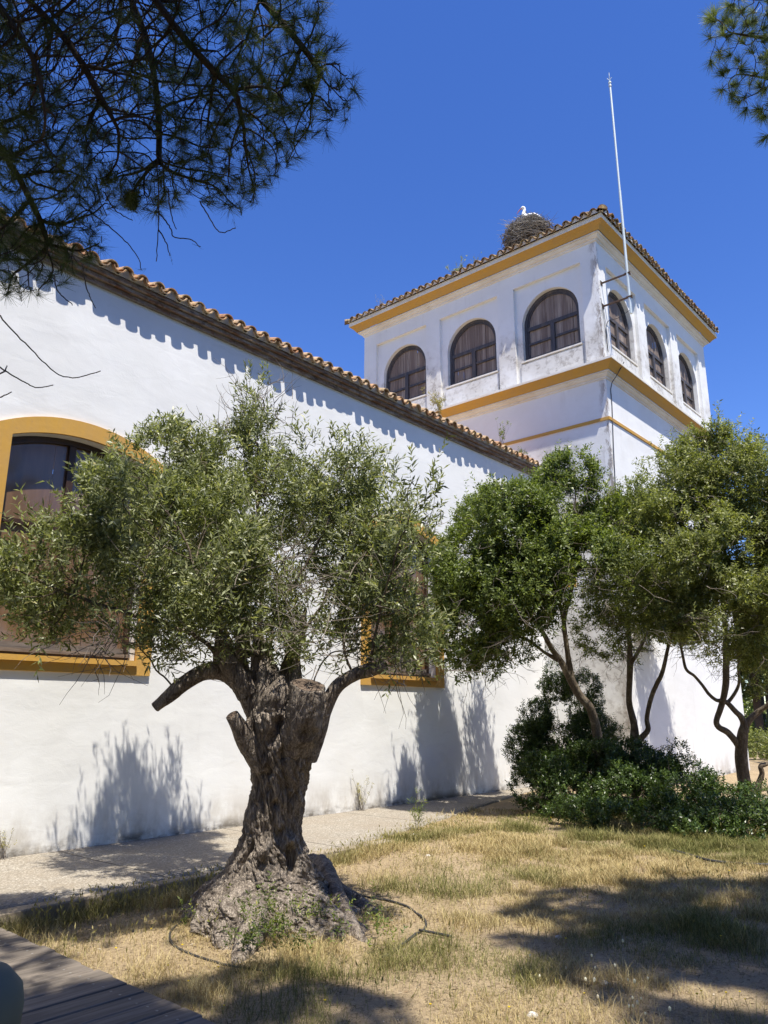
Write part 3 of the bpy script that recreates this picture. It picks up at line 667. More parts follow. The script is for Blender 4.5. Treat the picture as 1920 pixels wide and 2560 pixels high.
# tiled hip roof
TS = math.radians(19); OV = 0.46; ZE = 13.70
def pl_left(s, t, h): return (TX-OV+t*math.cos(TS)-h*0.3*math.sin(TS), TY-OV+s, ZE+t*math.sin(TS)+h*math.cos(TS))
def pl_front(s, t, h): return (TX-OV+s, TY-OV+t*math.cos(TS)-h*0.3*math.sin(TS), ZE+t*math.sin(TS)+h*math.cos(TS))
A = tile_run(int((TW+2*OV-0.25)/PITCHT), pl_left, TS, 0.27, 2); B = tile_run(int((TL+2*OV-0.25)/PITCHT), pl_front, TS, 0.27, 2)
for c in (0, 1):                                        # capping tiles along the two visible hips
    for i in range(5):
        rn = random.random(); V = []
        for d, rr in ((i*0.34+0.0, 0.125), (i*0.34+0.40, 0.10)):
            for rad in (rr, rr-0.02):
                for j in range(11):
                    a = math.pi*(j/10); dx = d/math.sqrt(2); w_ = -rad*math.cos(a)/math.sqrt(2); h = 0.015+rad*math.sin(a)*.95+(0.02 if d < i*0.34 else 0)
                    if c == 0: V.append((TX-OV+dx+w_, TY-OV+dx-w_, ZE+dx*math.tan(TS)+h))
                    else: V.append((TX-OV+dx+w_, TY+TW+OV-dx+w_, ZE+dx*math.tan(TS)+h))
        A.strip(V[0:11], V[22:33], rnd=rn); A.strip(V[33:44], V[11:22], rnd=rn); A.strip(V[11:22], V[0:11], rnd=rn)
        if c == 0 and i == 0: A.add(V[0:11], [tuple(range(11))], 0.2)
A.f += [tuple(i+len(A.v) for i in q) for q in B.f]; A.v += B.v; A.r += B.r
A.build("eave_tiles", M['clay2'], tower, fixn=False, smooth=True)
mb = MB()
for pl, n_ in ((pl_left, TW), (pl_front, TL)):
    ss = np.arange(0.1, n_+2*OV-0.1, PITCHT/10)
    tp = [pl(s, 0.05, 0.055+0.068*math.cos(2*math.pi*(s-0.27)/PITCHT)) for s in ss]; bt = [(p[0], p[1], 13.70) for p in tp]; mb.strip(bt, tp)
    mb.strip(tp, [pl(s, 0.35, 0.06) for s in ss])
mb.build("mortar_bed", M['trim'], tower, fixn=False)
mb = MB(); e = loop(OV-0.55, ZE+0.55*math.tan(TS)); apex = (TX+TL/2, TY+TW/2, ZE+(TL/2+OV)*math.tan(TS))
mb.add(e+[apex], [(0, 1, 4), (1, 2, 4), (2, 3, 4), (3, 0, 4)]); mb.build("roof", M['clay2'], tower, fixn=False)
# lightning cable down the corner
mb = MB()
cb = [ONY(x, y, TY-0.03) for x, y in ((1502, 745), (1510, 800), (1516, 850), (1520, 878))]
mb.tube(spline(cb, 16), 0.008, 4); cb = [ONY(x, y, TY-0.03) for x, y in ((1506, 760), (1514, 808), (1521, 880))]; mb.tube(spline(cb, 12), 0.006, 4)
cb = [(16.62, 6.55, 11.12), ONY(1545, 795, TY-0.2), ONY(1518, 806, TY-0.03), ONY(1516, 850, TY-0.03)]
mb.tube(spline(cb, 18), 0.008, 4)
cb = [ONY(1560, 905, TY-0.335), ONY(1541, 940, TY-0.17), ONY(1528, 960, TY-0.045), ONY(1527, 978, TY-0.02), ONY(1530, 1010, TY-0.02), ONY(1534, 1120, TY-0.025), ONY(1542, 1280, TY-0.02), ONY(1552, 1480, TY-0.02)]
mb.tube(spline(cb, 30), 0.011, 5); mb.build("cable", M['cable'], tower)

# --- mast on the tower
mast = thing("mast", "tall thin pale metal mast bracketed to the tower corner", "mast", (16.62, 6.55, 11.1))
mb = MB(); pb, pt = np.array([16.59, 6.55, 11.02]), np.array([16.505, 6.55, 17.85])
for a, b, r_ in ((0, 0.5, 0.033), (0.5, 0.985, 0.027)): mb.tube([pb+(pt-pb)*a, pb+(pt-pb)*b], r_, 10)
for a in (0.965, 0.98): mb.tube([pb+(pt-pb)*a, pb+(pt-pb)*(a+0.006)], 0.04, 10)
mb.tube([pb, pb-[0, 0, 0.03]], 0.04, 10); mb.build("pole", M['steel'], mast)
mb = MB(); q = pb+(pt-pb)*0.985; mb.tube([q, q+[0, 0, 0.30]], 0.011, 6)
for k in range(4): mb.tube([q+[0, 0, 0.05], q+[0.06*math.cos(k*1.57+.4), 0.06*math.sin(k*1.57+.4), 0.14]], 0.007, 5)
mb.build("finial", M['steel'], mast)
for z in (12.085, 11.44):
    mb = MB(); mb.box((16.575, 6.50, z-0.022), (16.602, TY-0.001, z+0.022), 0.003); mb.box((16.60, 6.50, z-0.022), (16.66, 6.525, z+0.022)); mb.box((16.55, 6.47, z-0.02), (16.57, 6.62, z+0.02))
    mb.box((16.53, TY-0.012, z-0.06), (16.64, TY+0.002, z+0.06)); mb.build("bracket", M['rust'], mast)

# ------------------------------------------------------------------ ground, path, boardwalk
OC = np.array([4.78, 5.48])              # foot of the old olive
def sstep(a, b, x): t = np.clip((x-a)/(b-a), 0, 1); return t*t*(3-2*t)
def ground_z(x, y):
    x = np.asarray(x, float); y = np.asarray(y, float)
    z = -0.13 + 0.11*sstep(5.5, 9.5, x) + 0.02*sstep(9, 14, x)
    z = z + 0.05*(fbm(np.stack([x*0.6, y*0.6, x*0+3.3], -1), 5, 3)-0.45) + 0.022*(noise(np.stack([x*3.1, y*3.1, x*0], -1), 8)-0.5)
    d = np.hypot(x-OC[0], y-OC[1]); z = z + 0.10*np.exp(-(d/0.85)**2)
    fr = np.interp(x, [-8, 7.2, 9.44, 12.0, 15.5, 16.35], [6.985, 6.985, 7.42, 8.15, 9.0, 9.1])
    flat = np.maximum(sstep(-.25, -.05, y-fr)*(1-sstep(12.5, 14.0, x))*(1-.92*sstep(6.8, 7.6, x)), 1-sstep(2.9, 3.15, x))
    z = np.where((y > fr-.02) & (x > 7), np.minimum(z, -0.02), z)
    wp = np.exp(-((y-fr)/.4)**2)*sstep(6.9, 7.8, x)*(1-sstep(15.5, 16.5, x)); z = z*(1-wp)-0.010*wp
    far = np.maximum(sstep(24, 34, x), sstep(16, 30, np.abs(y)))
    z = z*(1-flat) + np.minimum(z, -0.16)*flat
    return np.where(far > 0, z*(1-far)-0.05*far, z)
def axis(segs): return np.unique(np.concatenate([np.linspace(a, b, n) for a, b, n in segs]))
gx = axis([(-600, -60, 12), (-60, -8, 14), (-8, 1.5, 20), (1.5, 15, 170), (15, 40, 60), (40, 80, 14), (80, 900, 14)])
gy = axis([(-600, -60, 12), (-60, -6, 16), (-6, 1, 24), (1, 9.5, 120), (9.5, 40, 30), (40, 80, 10), (80, 900, 14)])
GX, GY = np.meshgrid(gx, gy, indexing='ij'); GZ = ground_z(GX, GY)
nx, ny = len(gx), len(gy); I = np.arange(nx-1)[:, None]*ny+np.arange(ny-1)[None]
F = np.stack([I, I+ny, I+ny+1, I+1], -1).reshape(-1, 4)
props(link("ground", fastmesh("ground", np.stack([GX, GY, GZ], -1).reshape(-1, 3), F, smooth=True), M['soil']), kind="structure")
# path of exposed aggregate along the wall
xs = axis([(-8, 16.35, 110)]); ys = np.linspace(6.985, 9.277, 8)
PXX, PYY = np.meshgrid(xs, ys, indexing='ij')
front = np.interp(PXX, [-8, 7.2, 9.44, 12.0, 15.5, 16.35], [6.985, 6.985, 7.42, 8.15, 9.0, 9.1]); PYY = front+(PYY-6.985)/(9.277-6.985)*(9.277-front); PZ = 0.012*(noise(np.stack([PXX*0.8, PYY*0.8, PXX*0], -1), 3)-0.5)
n2 = len(ys); I = np.arange(len(xs)-1)[:, None]*n2+np.arange(n2-1)[None]
V = np.stack([PXX, PYY, PZ], -1).reshape(-1, 3); F = np.stack([I, I+n2, I+n2+1, I+1], -1).reshape(-1, 4)
ei = np.arange(len(xs))*n2; low = V[ei]-[0, 0, .25]; nv = len(V); V = np.vstack([V, low])
F = np.vstack([F, np.stack([ei[:-1], nv+np.arange(len(xs)-1), nv+1+np.arange(len(xs)-1), ei[1:]], -1)])
props(link("path", fastmesh("path", V, F), M['path']), kind="structure")
mb = MB(); x = -8.0
while x < 7.3:                            # kerb of cast blocks, a little uneven
    ln = 1.0; dy, dz = random.uniform(-0.008, 0.008), random.uniform(-0.012, 0.004)
    mb.box((x+0.004, 6.83+dy, -0.3), (x+ln-0.004, 6.984, 0.008+dz), 0.012); x += ln
props(mb.build("kerb", M['kerb']), kind="structure")

# boardwalk: grey planks across, screwed down in pairs
deck = thing("boardwalk", "weathered grey plank boardwalk with screw heads beside the grass", "boardwalk", (2.2, 3.5, -0.1))
mb = MB(); sc = MB(); y = 6.78; k = 0
while y > -1.2:
    x1 = 2.945+0.014*(y-4.9)+random.uniform(-0.014, 0.014); dz = random.uniform(-0.003, 0.003); wd = 0.1835
    bm = bmesh.new(); nseg = 10
    for i in range(nseg+1):
        xx = 1.1+(x1-1.1)*i/nseg; wob = random.uniform(-0.0015, 0.0015)
        for yy, zz in ((y-wd+0.001+wob, -0.055), (y-wd+0.002+wob, -0.032+dz), (y-wd+0.008, -0.026+dz), (y-0.008, -0.026+dz), (y-0.002+wob, -0.032+dz), (y-0.001+wob, -0.055)):
            bm.verts.new((xx, yy, zz))
    vs = bm.verts; vs.ensure_lookup_table()
    for i in range(nseg):
        for j in range(5): bm.faces.new([vs[i*6+j], vs[i*6+j+1], vs[(i+1)*6+j+1], vs[(i+1)*6+j]])
    bm.faces.new([vs[nseg*6+j] for j in range(6)]); vs.index_update()
    mb.add([v.co[:] for v in vs], [[v.index for v in f.verts] for f in bm.faces]); bm.free()
    for q in (0.045, 0.135):
        cx, cy, cz = x1-0.14+random.uniform(-.012, .012), y-q, -0.026+dz
        for r0, r1, z0 in ((0.0, 0.0085, 0.0018),):
            pts = [(cx+r1*math.cos(a), cy+r1*math.sin(a), cz+z0) for a in np.linspace(0, 6.283, 9)[:-1]]; low = [(p[0], p[1], cz-0.003) for p in pts]
            sc.add(pts+low, [tuple(range(8))]+[(i, (i+1) % 8, 8+(i+1) % 8, 8+i) for i in range(8)])
    y -= 0.193; k += 1
mb.build("planks", M['deck'], deck); sc.build("screws", M['screw'], deck)
mb = MB()
for xx in (1.3, 2.1, 2.8): mb.box((xx-0.04, -1.3, -0.30), (xx+0.04, 6.8, -0.056))
mb.build("joists", M['deck'], deck)

# litter bin at the edge of the boardwalk
bc = PX(-130, 2500, 2.65); bc[2] = -0.02
bin_ = thing("litter_bin", "litter bin with grey green rounded lid and dark body on the boardwalk", "bin", tuple(bc))
def lathe(prof, c, n=40):
    V = [(c[0]+r_*math.cos(a), c[1]+r_*math.sin(a), c[2]+z) for r_, z in prof for a in np.linspace(0, 2*math.pi, n, endpoint=False)]
    F = [(i*n+j, i*n+(j+1) % n, (i+1)*n+(j+1) % n, (i+1)*n+j) for i in range(len(prof)-1) for j in range(n)]
    return V, F
zt = 0.745
mb = MB(); V, Fq = lathe([(0.0, zt+0.02), (0.10, zt+0.01), (0.19, zt-0.025), (0.235, zt-0.075), (0.245, zt-0.13), (0.24, zt-0.215), (0.215, zt-0.235), (0.205, zt-0.22)], bc); mb.add(V, Fq)
mb.build("lid", M['binlid'], bin_, smooth=True)
mb = MB(); V, Fq = lathe([(0.0, 0.0), (0.19, 0.0), (0.205, 0.03), (0.212, 0.3), (0.214, zt-0.225)], bc); mb.add(V, Fq); mb.build("body", M['binbody'], bin_, smooth=True)

# drip irrigation hoses
def hose(pts, label, name="irrigation_hose"):
    P = []
    for (x, y) in pts:
        q = ONZ(x, y, -0.06); q[2] = float(ground_z(q[0], q[1]))+0.014; P.append(q)
    return P
def r7(x, y): return (400+0.446*x, 2000+0.446*y)
h = thing("irrigation_hose", "black irrigation hose curled around the foot of the old olive", "hose", (4.6, 4.7, -0.05))
mb = MB()
P = spline(hose([r7(*q) for q in [(120, 665), (60, 715), (70, 765), (130, 800), (215, 828), (300, 850), (385, 872), (600, 905)]], ''), 50); P[:, 2] -= .010; mb.tube(P, 0.0095, 8)
P = spline(hose([r7(*q) for q in [(1120, 505), (1230, 520), (1340, 545), (1425, 580), (1488, 640), (1478, 682), (1440, 710), (1372, 762), (1310, 800), (1248, 832)]], ''), 50); P[:, 2] -= 0.002+.012*np.maximum(0, np.sin(np.arange(len(P))*.45)); mb.tube(P, 0.0105, 8)
P = spline(hose([r7(*q) for q in [(1452, 700), (1545, 715), (1630, 732)]], ''), 16); P[:, 2] += 0.01; mb.tube(P, 0.0105, 8)
mb.build("tube", M['hose'], h, smooth=True)
hb = thing("irrigation_hose", "thin dark hose lying on dry grass in front of the low shrub", "hose", tuple(ONZ(1800, 2165, -0.03)))
mb = MB(); P = spline(hose([(1685, 2142), (1720, 2150), (1775, 2166), (1830, 2172), (1925, 2180), (2050, 2176)], ''), 50); P[:, 2] += 0.015
mb.tube(P, 0.014, 8); mb.build("tube", M['hose'], hb, smooth=True)

# ------------------------------------------------------------------ the old olive
olive = thing("olive_tree", "old gnarled olive with thick twisted trunk and cut limbs on dry grass", "tree", (OC[0], OC[1], -0.05))
DT = 6.5
prof = [(1725, 668, 745), (1760, 640, 775), (1800, 622, 790), (1850, 620, 782), (1900, 622, 774), (1967, 627, 770), (2025, 615, 757), (2083, 600, 757), (2130, 578, 772),
        (2176, 556, 790), (2222, 512, 815), (2260, 486, 860), (2290, 466, 905), (2320, 455, 940), (2350, 445, 960)]
zs, cs, rs_ = [], [], []
for py, l, r_ in prof:
    q = PX((l+r_)/2, py, DT); zs.append(q[2]); cs.append(q[:2]); rs_.append((r_-l)/2*DT/FPX*(0.99 if py < 1940 else 0.91 if py < 2180 else 1.02))
zs = np.array(zs)[::-1]; cs = np.array(cs)[::-1]; rs_ = np.array(rs_)[::-1]
NZ, NA = 420, 340
z = np.linspace(-0.25, zs[-1], NZ); zi = np.clip(z, zs[0], None)
cx, cy, r0 = np.interp(zi, zs, cs[:, 0]), np.interp(zi, zs, cs[:, 1]), np.interp(zi, zs, rs_)
ker = np.ones(9)/9
sm = lambda a: np.convolve(np.pad(a, 4, 'edge'), ker, 'valid')
cx, cy, r0 = sm(cx), sm(cy), sm(r0)
t = np.clip((zs[-1]-z)/0.16, 0, 1); r0 = r0*np.sqrt(np.clip(1-(1-t)**2, 0.02, 1))
th = np.linspace(0, 2*np.pi, NA, endpoint=False); Z, TH = np.meshgrid(z, th, indexing='ij')
R0 = r0[:, None]*np.ones_like(TH)
tw = TH + 1.5*Z                                             # the grain winds round the trunk
flare = sstep(0.62, -0.05, Z)
roots = 0.5+0.5*np.cos(5*TH+1.1+1.6*Z); roots2 = 0.5+0.5*np.cos(9*TH-0.7+2*Z)
R = R0*(1 + flare*(0.17*roots+0.10*roots2-0.13))
q = np.stack([np.cos(tw)*1.35, np.sin(tw)*1.35, Z*1.2], -1)
big = fbm(q*1.6, 3, 3)-0.45; R = R*(1+0.34*big)
q2 = np.stack([np.cos(tw)*R0*13, np.sin(tw)*R0*13, Z*3.0], -1)
rid = 1-np.abs(2*fbm(q2, 12, 4)-0.92); R = R + 0.060*(rid-0.78)
q3 = np.stack([np.cos(tw)*R0*42, np.sin(tw)*R0*42, Z*10.0], -1); rid2 = 1-np.abs(2*fbm(q3, 22, 3)-0.9); R = R+0.026*(rid2-0.75)
q4 = np.stack([np.cos(TH)*R0*70, np.sin(TH)*R0*70, Z*42.0], -1); R = R+0.016*(fbm(q4, 41, 2)-0.4)
q5 = np.stack([np.cos(tw)*R0*24, np.sin(tw)*R0*24, Z*6.5], -1); r5_ = 1-np.abs(2*fbm(q5+0.6*fbm(q5*.5, 71, 2)[..., None], 72, 2)-0.75); R = R-0.09*np.clip(r5_-0.80, 0, .2)
knob = np.stack([np.cos(TH)*R0*9, np.sin(TH)*R0*9, Z*8.0], -1); R = R + 0.05*flare*(fbm(knob, 51, 3)-0.45)
CX, CY = cx[:, None], cy[:, None]
def spot(px, py, sx, sz, amt, lean=0.0):
    """a hollow (negative) or burr (positive) on the side facing the camera"""
    global R
    p = PX(px, py, DT-0.2); k = np.interp(p[2], z, np.arange(NZ)); i = int(round(k)); c = np.array([cx[i], cy[i]])
    lat = np.dot(p[:2]-c, RIGHT[:2]); a = math.asin(np.clip(lat/max(r0[i], .05), -0.97, 0.97))
    fa = math.atan2(-AWAY[1], -AWAY[0]); ang = fa + a
    d = (TH-ang-lean*(Z-p[2])+np.pi) % (2*np.pi)-np.pi
    R = R + amt*np.exp(-(d*R0/sx)**2-((Z-p[2])/sz)**2)
for s_ in [(730, 2150, .032, .09, -.16), (612, 2140, .022, .10, -.12, 1.0), (715, 1880, .03, .05, -.09, .8), (672, 1930, .03, .05, -.08, .8), (700, 1815, .06, .07, -.12), (690, 2010, .03, .03, -.05), (735, 1990, .025, .05, -.05),
           (700, 2090, .035, .05, -.06), (650, 2215, .03, .05, -.06, 1.5), (780, 2215, .05, .08, -.09, -1), (560, 2300, .03, .1, -.06), (640, 2290, .05, .04, -.06),
           (680, 1850, .05, .06, -.07), (725, 2100, .05, .05, .05), (665, 2120, .045, .06, .05, 1), (625, 2040, .05, .14, .03), (690, 2190, .07, .08, .05, 1.6), (600, 2240, .10, .08, .05), (740, 1930, .04, .10, .03), (520, 2290, .13, .10, .06)]:
    spot(*s_)
V = np.stack([CX+R*np.cos(TH), CY+R*np.sin(TH), Z+0.0*R], -1)
V[..., 2] += 0.02*(fbm(np.stack([V[..., 0]*9, V[..., 1]*9, Z*2], -1), 61, 3)-0.45)*np.where(Z > 1.5, 4, 1)
I = np.arange(NZ-1)[:, None]*NA; J = np.arange(NA)[None]; K = (J+1) % NA
F = np.stack([I+J, I+K, I+NA+K, I+NA+J], -1).reshape(-1, 4)
mb = MB(); mb.v = [tuple(p) for p in V.reshape(-1, 3)]; mb.f = [tuple(int(x) for x in f) for f in F]; mb.f.append(tuple(range((NZ-1)*NA, NZ*NA))); mb.r = [0.5]*len(mb.v)
cuts = []
def limb(pts, rad, sides=26, amp=0.16, seed=0, cut=True, n=None):
    P = [PX(*q) for q in pts]; V, Fq = gnarl(P, rad, sides, n or len(P)*14, amp, seed, cap=True, twist=2.0); mb.add(V, Fq, 0.5)
    if cut:
        c = V[-sides:]; ctr = c.mean(0); d = unit(np.array(P[-1])-np.array(P[-2])); cuts.append(([p*0.9+ctr*0.1+d*0.004 for p in c], [tuple(range(sides))]))
limb([(700, 1860, 6.5), (672, 1800, 6.5), (640, 1745, 6.5), (600, 1700, 6.5), (556, 1678, 6.45), (505, 1682, 6.4), (460, 1708, 6.35), (425, 1738, 6.32), (388, 1768, 6.3)], [.17, .16, .13, .10, .078, .066, .06, .054, .042], 36, .3, seed=1)
limb([(620, 1730, 6.45), (580, 1672, 6.4), (556, 1630, 6.38), (552, 1592, 6.36)], [.11, .085, .068, .05], 30, .35, seed=2)
limb([(765, 1890, 6.45), (792, 1825, 6.42), (812, 1772, 6.4), (842, 1717, 6.4), (888, 1686, 6.4), (925, 1675, 6.38), (965, 1664, 6.36)], [.10, .085, .066, .058, .055, .06, .044], seed=3, amp=.14)
limb([(725, 1890, 6.42), (748, 1820, 6.36), (762, 1765, 6.30), (768, 1712, 6.28)], [.13, .165, .165, .135], 48, .55, seed=4)
limb([(660, 1910, 6.4), (620, 1855, 6.34), (597, 1815, 6.28), (580, 1788, 6.25)], [.11, .085, .066, .054], seed=5, amp=.25)
limb([(690, 1800, 6.5), (668, 1720, 6.5), (655, 1650, 6.55), (640, 1560, 6.6)], [.18, .15, .09, .02], 34, .5, seed=6, cut=False)
limb([(715, 1800, 6.6), (722, 1710, 6.65), (735, 1630, 6.7), (765, 1520, 6.8)], [.15, .12, .06, .012], 30, .45, seed=8, cut=False)
limb([(680, 1780, 6.4), (695, 1735, 6.36), (705, 1690, 6.36)], [.13, .11, .02], 34, .6, seed=9, cut=False)
limb([(640, 1760, 6.6), (610, 1690, 6.7), (600, 1620, 6.75), (612, 1520, 6.8)], [.10, .07, .05, .012], 24, .4, seed=10, cut=False)
def root(pts, rad, seed):
    P = []
    for x, y, lift in pts: q = ONZ(x, y, -0.06); q[2] = float(ground_z(q[0], q[1]))+lift; P.append(q)
    V, Fq = gnarl(P, rad, 34, len(P)*24, .5, seed, twist=1.5); mb.add(V, Fq, 0.5)
root([(800, 2230, .22), (850, 2285, .10), (905, 2330, -.03), (985, 2362, -.07)], [.12, .08, .05, .03], 31)
root([(780, 2200, .22), (850, 2240, .06), (900, 2255, .02), (960, 2275, -.05)], [.10, .075, .065, .045], 32)
root([(650, 2300, .2), (625, 2345, .05), (590, 2385, -.06)], [.16, .11, .05], 34)
mb.build("trunk", M['obark'], olive, smooth=True)
for cp, cf in cuts: cm = MB(); cm.add(cp, cf, .5); cm.build("cut_face", M['cutwood'], olive, fixn=False)

OLB = [ell(150, 1440, 165, 140, 6.1), ell(335, 1290, 145, 130, 6.2), ell(425, 1185, 115, 125, 7.6), ell(480, 1390, 180, 150, 6.4), ell(60, 1480, 75, 90, 5.9, .8), ell(215, 1265, 55, 40, 6.1, .7),
       ell(628, 1150, 66, 105, 8.2), ell(645, 1030, 36, 85, 8.2, .75), ell(590, 1300, 120, 130, 7.4), ell(830, 1205, 125, 105, 7.4), ell(780, 1140, 60, 40, 7.4, .6), ell(905, 1150, 55, 45, 7.2, .6), ell(1035, 1255, 58, 95, 5.7, .65),
       ell(900, 1360, 140, 120, 7.3), ell(1010, 1500, 75, 130, 6.5, .8), ell(330, 1555, 170, 70, 6.1, .55), ell(620, 1500, 150, 90, 7.0, .6), ell(790, 1510, 120, 95, 7.0, .7), ell(1010, 1640, 70, 60, 6.3, .4), ell(120, 1560, 90, 40, 6.0, .5),
       ell(540, 1170, 120, 95, 8.3, .9), ell(330, 1300, 110, 110, 8.0, .8), ell(470, 1340, 120, 90, 8.4, .7), ell(700, 1260, 110, 110, 8.0, .8), ell(370, 1620, 120, 50, 6.2, .35), ell(560, 1560, 120, 60, 6.2, .5), ell(880, 1590, 90, 60, 6.4, .4)]
OLB += [ell(640, 1590, 150, 55, 6.7, .6), ell(800, 1600, 120, 55, 6.6, .6), ell(470, 1600, 120, 60, 6.3, .6), ell(930, 1590, 90, 70, 6.3, .7), ell(700, 1640, 90, 45, 6.8, .6), ell(955, 1440, 90, 110, 6.6, 1.1), ell(940, 1550, 90, 70, 6.5, 1), ell(1040, 1400, 50, 90, 6.4, .8), ell(985, 1330, 70, 80, 6.9, .7), ell(990, 1590, 80, 70, 7.0, .6)]
OLB += [((5.05, 7.6, 3.7), (.46, .46, .70), 2.2), ((5.48, 7.6, 3.45), (.40, .40, .65), 2.2), ((5.75, 8.08, 3.55), (.13, .13, .62), 3), ((5.95, 7.8, 3.05), (.30, .30, .42), 2.2), ((4.7, 7.75, 3.8), (.13, .13, .45), 3), ((4.3, 7.7, 3.4), (.28, .28, .36), 1.8), ((5.4, 7.55, 2.9), (.6, .4, .45), 2)]
OLB = orient(OLB)
P, C = lobes_points(OLB, 1380, 0.45, 3.1, 0.565, 3)
(V, F, r_), _, _ = shoots(P, C, 8, 0.14, 0.068, 0.0165, up=0.75, seed=1, rmix=0.35, spread=0.65)
P2, C2 = lobes_points(OLB, 130, 0.95, 2.0, 0.36, 13)          # longer leafy shoots break the outline
(V2, F2, r2), _, _ = shoots(P2, C2, 18, 0.27, 0.068, 0.0160, up=0.95, seed=2, rmix=0.3, spread=0.6)
V, F, r_ = np.vstack([V, V2]), np.vstack([F, F2+len(V)]), np.hstack([r_, r2])
link("crown", fastmesh("crown", V, F, {"rnd": r_}), M['oleaf'], olive)
# branchwork grown into the crown
A, _ = lobes_points(OLB, 120, 0.2, 1.0, 0.0, 9)
st = [PX(*q) for q in [(556, 1600, 6.36), (640, 1640, 6.4), (672, 1640, 6.5), (745, 1640, 6.7), (925, 1674, 6.38), (885, 1684, 6.4), (545, 1672, 6.45), (600, 1680, 6.45), (780, 1720, 6.35), (620, 1640, 6.6), (440, 1725, 6.35)]]
pts, par = list(st), [-1]*len(st)
for i, path in enumerate([[(545, 1540, 6.3), (520, 1470, 6.2), (470, 1400, 6.2)], [(650, 1560, 6.6), (655, 1400, 7.2), (640, 1200, 7.9), (645, 1080, 8.2)], [(690, 1540, 6.7), (760, 1420, 6.8), (830, 1280, 6.9)], [(770, 1560, 6.9), (840, 1450, 6.9), (880, 1300, 6.8)],
                          [(935, 1600, 6.3), (955, 1500, 6.2), (985, 1400, 6.0), (1030, 1280, 5.8)], [(860, 1620, 6.4), (880, 1500, 6.5), (900, 1380, 6.4)], [(520, 1610, 6.3), (420, 1560, 6.1), (280, 1520, 6.1), (150, 1480, 6.1)], [(560, 1560, 6.9), (500, 1400, 7.6), (440, 1230, 7.7)],
                          [(820, 1640, 6.5), (900, 1620, 6.4)], [(600, 1540, 7.2), (560, 1400, 8.0), (540, 1230, 8.3)], [(400, 1680, 6.25), (330, 1600, 6.1)]]):
    prev = i
    full = spline([st[i]]+[PX(*q) for q in path], 4+6*len(path))[1:]
    for p in full: pts.append(p+RNG.normal(size=3)*0.012); par.append(prev); prev = len(pts)-1
pts, par = colonize(pts, par, A, 0.075, 0.8, 0.10, 70, (0, 0, 0.08), 0.22)
V, F, tips, rr = skeleton_tubes(pts, par, 0.0034, 2.35, 0.032)
me = fastmesh("branches", V, F, smooth=True); link("branches", me, M['tbark'], olive)
# bare pale twigs at the top and through the middle
mb = MB()
for (x, y, d, n_, ln, up) in [(650, 990, 8.2, 26, .42, .9), (610, 1060, 8.2, 16, .45, .8), (700, 1080, 8.2, 16, .45, .8), (540, 1080, 8.0, 8, .35, .8), (700, 1580, 6.2, 16, .55, .3), (800, 1600, 6.1, 20, .6, .25), (620, 1590, 6.2, 12, .5, .2), (1000, 1660, 6.2, 14, .6, -.3), (330, 1600, 6.1, 22, .45, -.1), (450, 1620, 6.2, 16, .5, 0.1), (880, 1640, 6.3, 16, .5, .1), (1060, 1330, 5.7, 6, .3, .3), (700, 1380, 6.6, 26, .5, .5), (760, 1480, 6.3, 26, .5, .5), (560, 1480, 6.1, 18, .5, .4), (350, 1480, 5.9, 18, .5, .2), (240, 1600, 5.9, 24, .45, -.2), (900, 1480, 6.2, 18, .5, .3)]:
    for _ in range(n_):
        p = PX(x+random.gauss(0, 35), y+random.gauss(0, 30), d+random.gauss(0, .12)); dr = unit(np.array([random.gauss(0, .7), random.gauss(0, .7), up+random.gauss(0, .35)])); pts_ = [p]
        l = ln*random.uniform(.5, 1.2)
        for s_ in range(5): dr = unit(dr+RNG.normal(size=3)*0.16); pts_.append(pts_[-1]+dr*l/5)
        mb.tube(pts_, np.linspace(.0042, .0012, 6), 3, cap=False)
        if random.random() < .7:
            q = pts_[2]; d2 = unit(dr+RNG.normal(size=3)*.6); mb.tube([q, q+d2*l*.2, q+unit(d2+RNG.normal(size=3)*.2)*l*.42], [.003, .002, .001], 3, cap=False)
mb.build("bare_twigs", M['twig'], olive, fixn=False)
# leafy suckers round the foot
S, Cn = [], []
for (x, y, rad_, n_) in [(640, 2330, .16, 70), (690, 2320, .13, 70), (600, 2290, .10, 30), (575, 2250, .08, 20), (740, 2300, .12, 40), (800, 2290, .10, 26), (620, 2370, .12, 40), (720, 2370, .13, 40), (960, 2330, .12, 34), (930, 2300, .08, 16), (780, 2240, .07, 12), (640, 2250, .06, 10), (470, 2310, .08, 14), (850, 2340, .1, 20)]:
    q = ONZ(x, y, 0.02); q = q-AWAY*0.02
    for _ in range(int(n_*.55)):
        v = RNG.normal(size=3)*rad_*0.6; p = q+v; p[2] = max(float(ground_z(p[0], p[1]))+0.01, p[2]+abs(v[2])*0.6); S.append(p); Cn.append(q-[0, 0, .25])
(V, F, r_), _, _ = shoots(np.array(S), np.array(Cn), 8, 0.09, 0.036, 0.012, up=1.0, rmix=.6)
link("basal_shoots", fastmesh("basal_shoots", V, F, {"rnd": r_}), M['fresh'], olive)

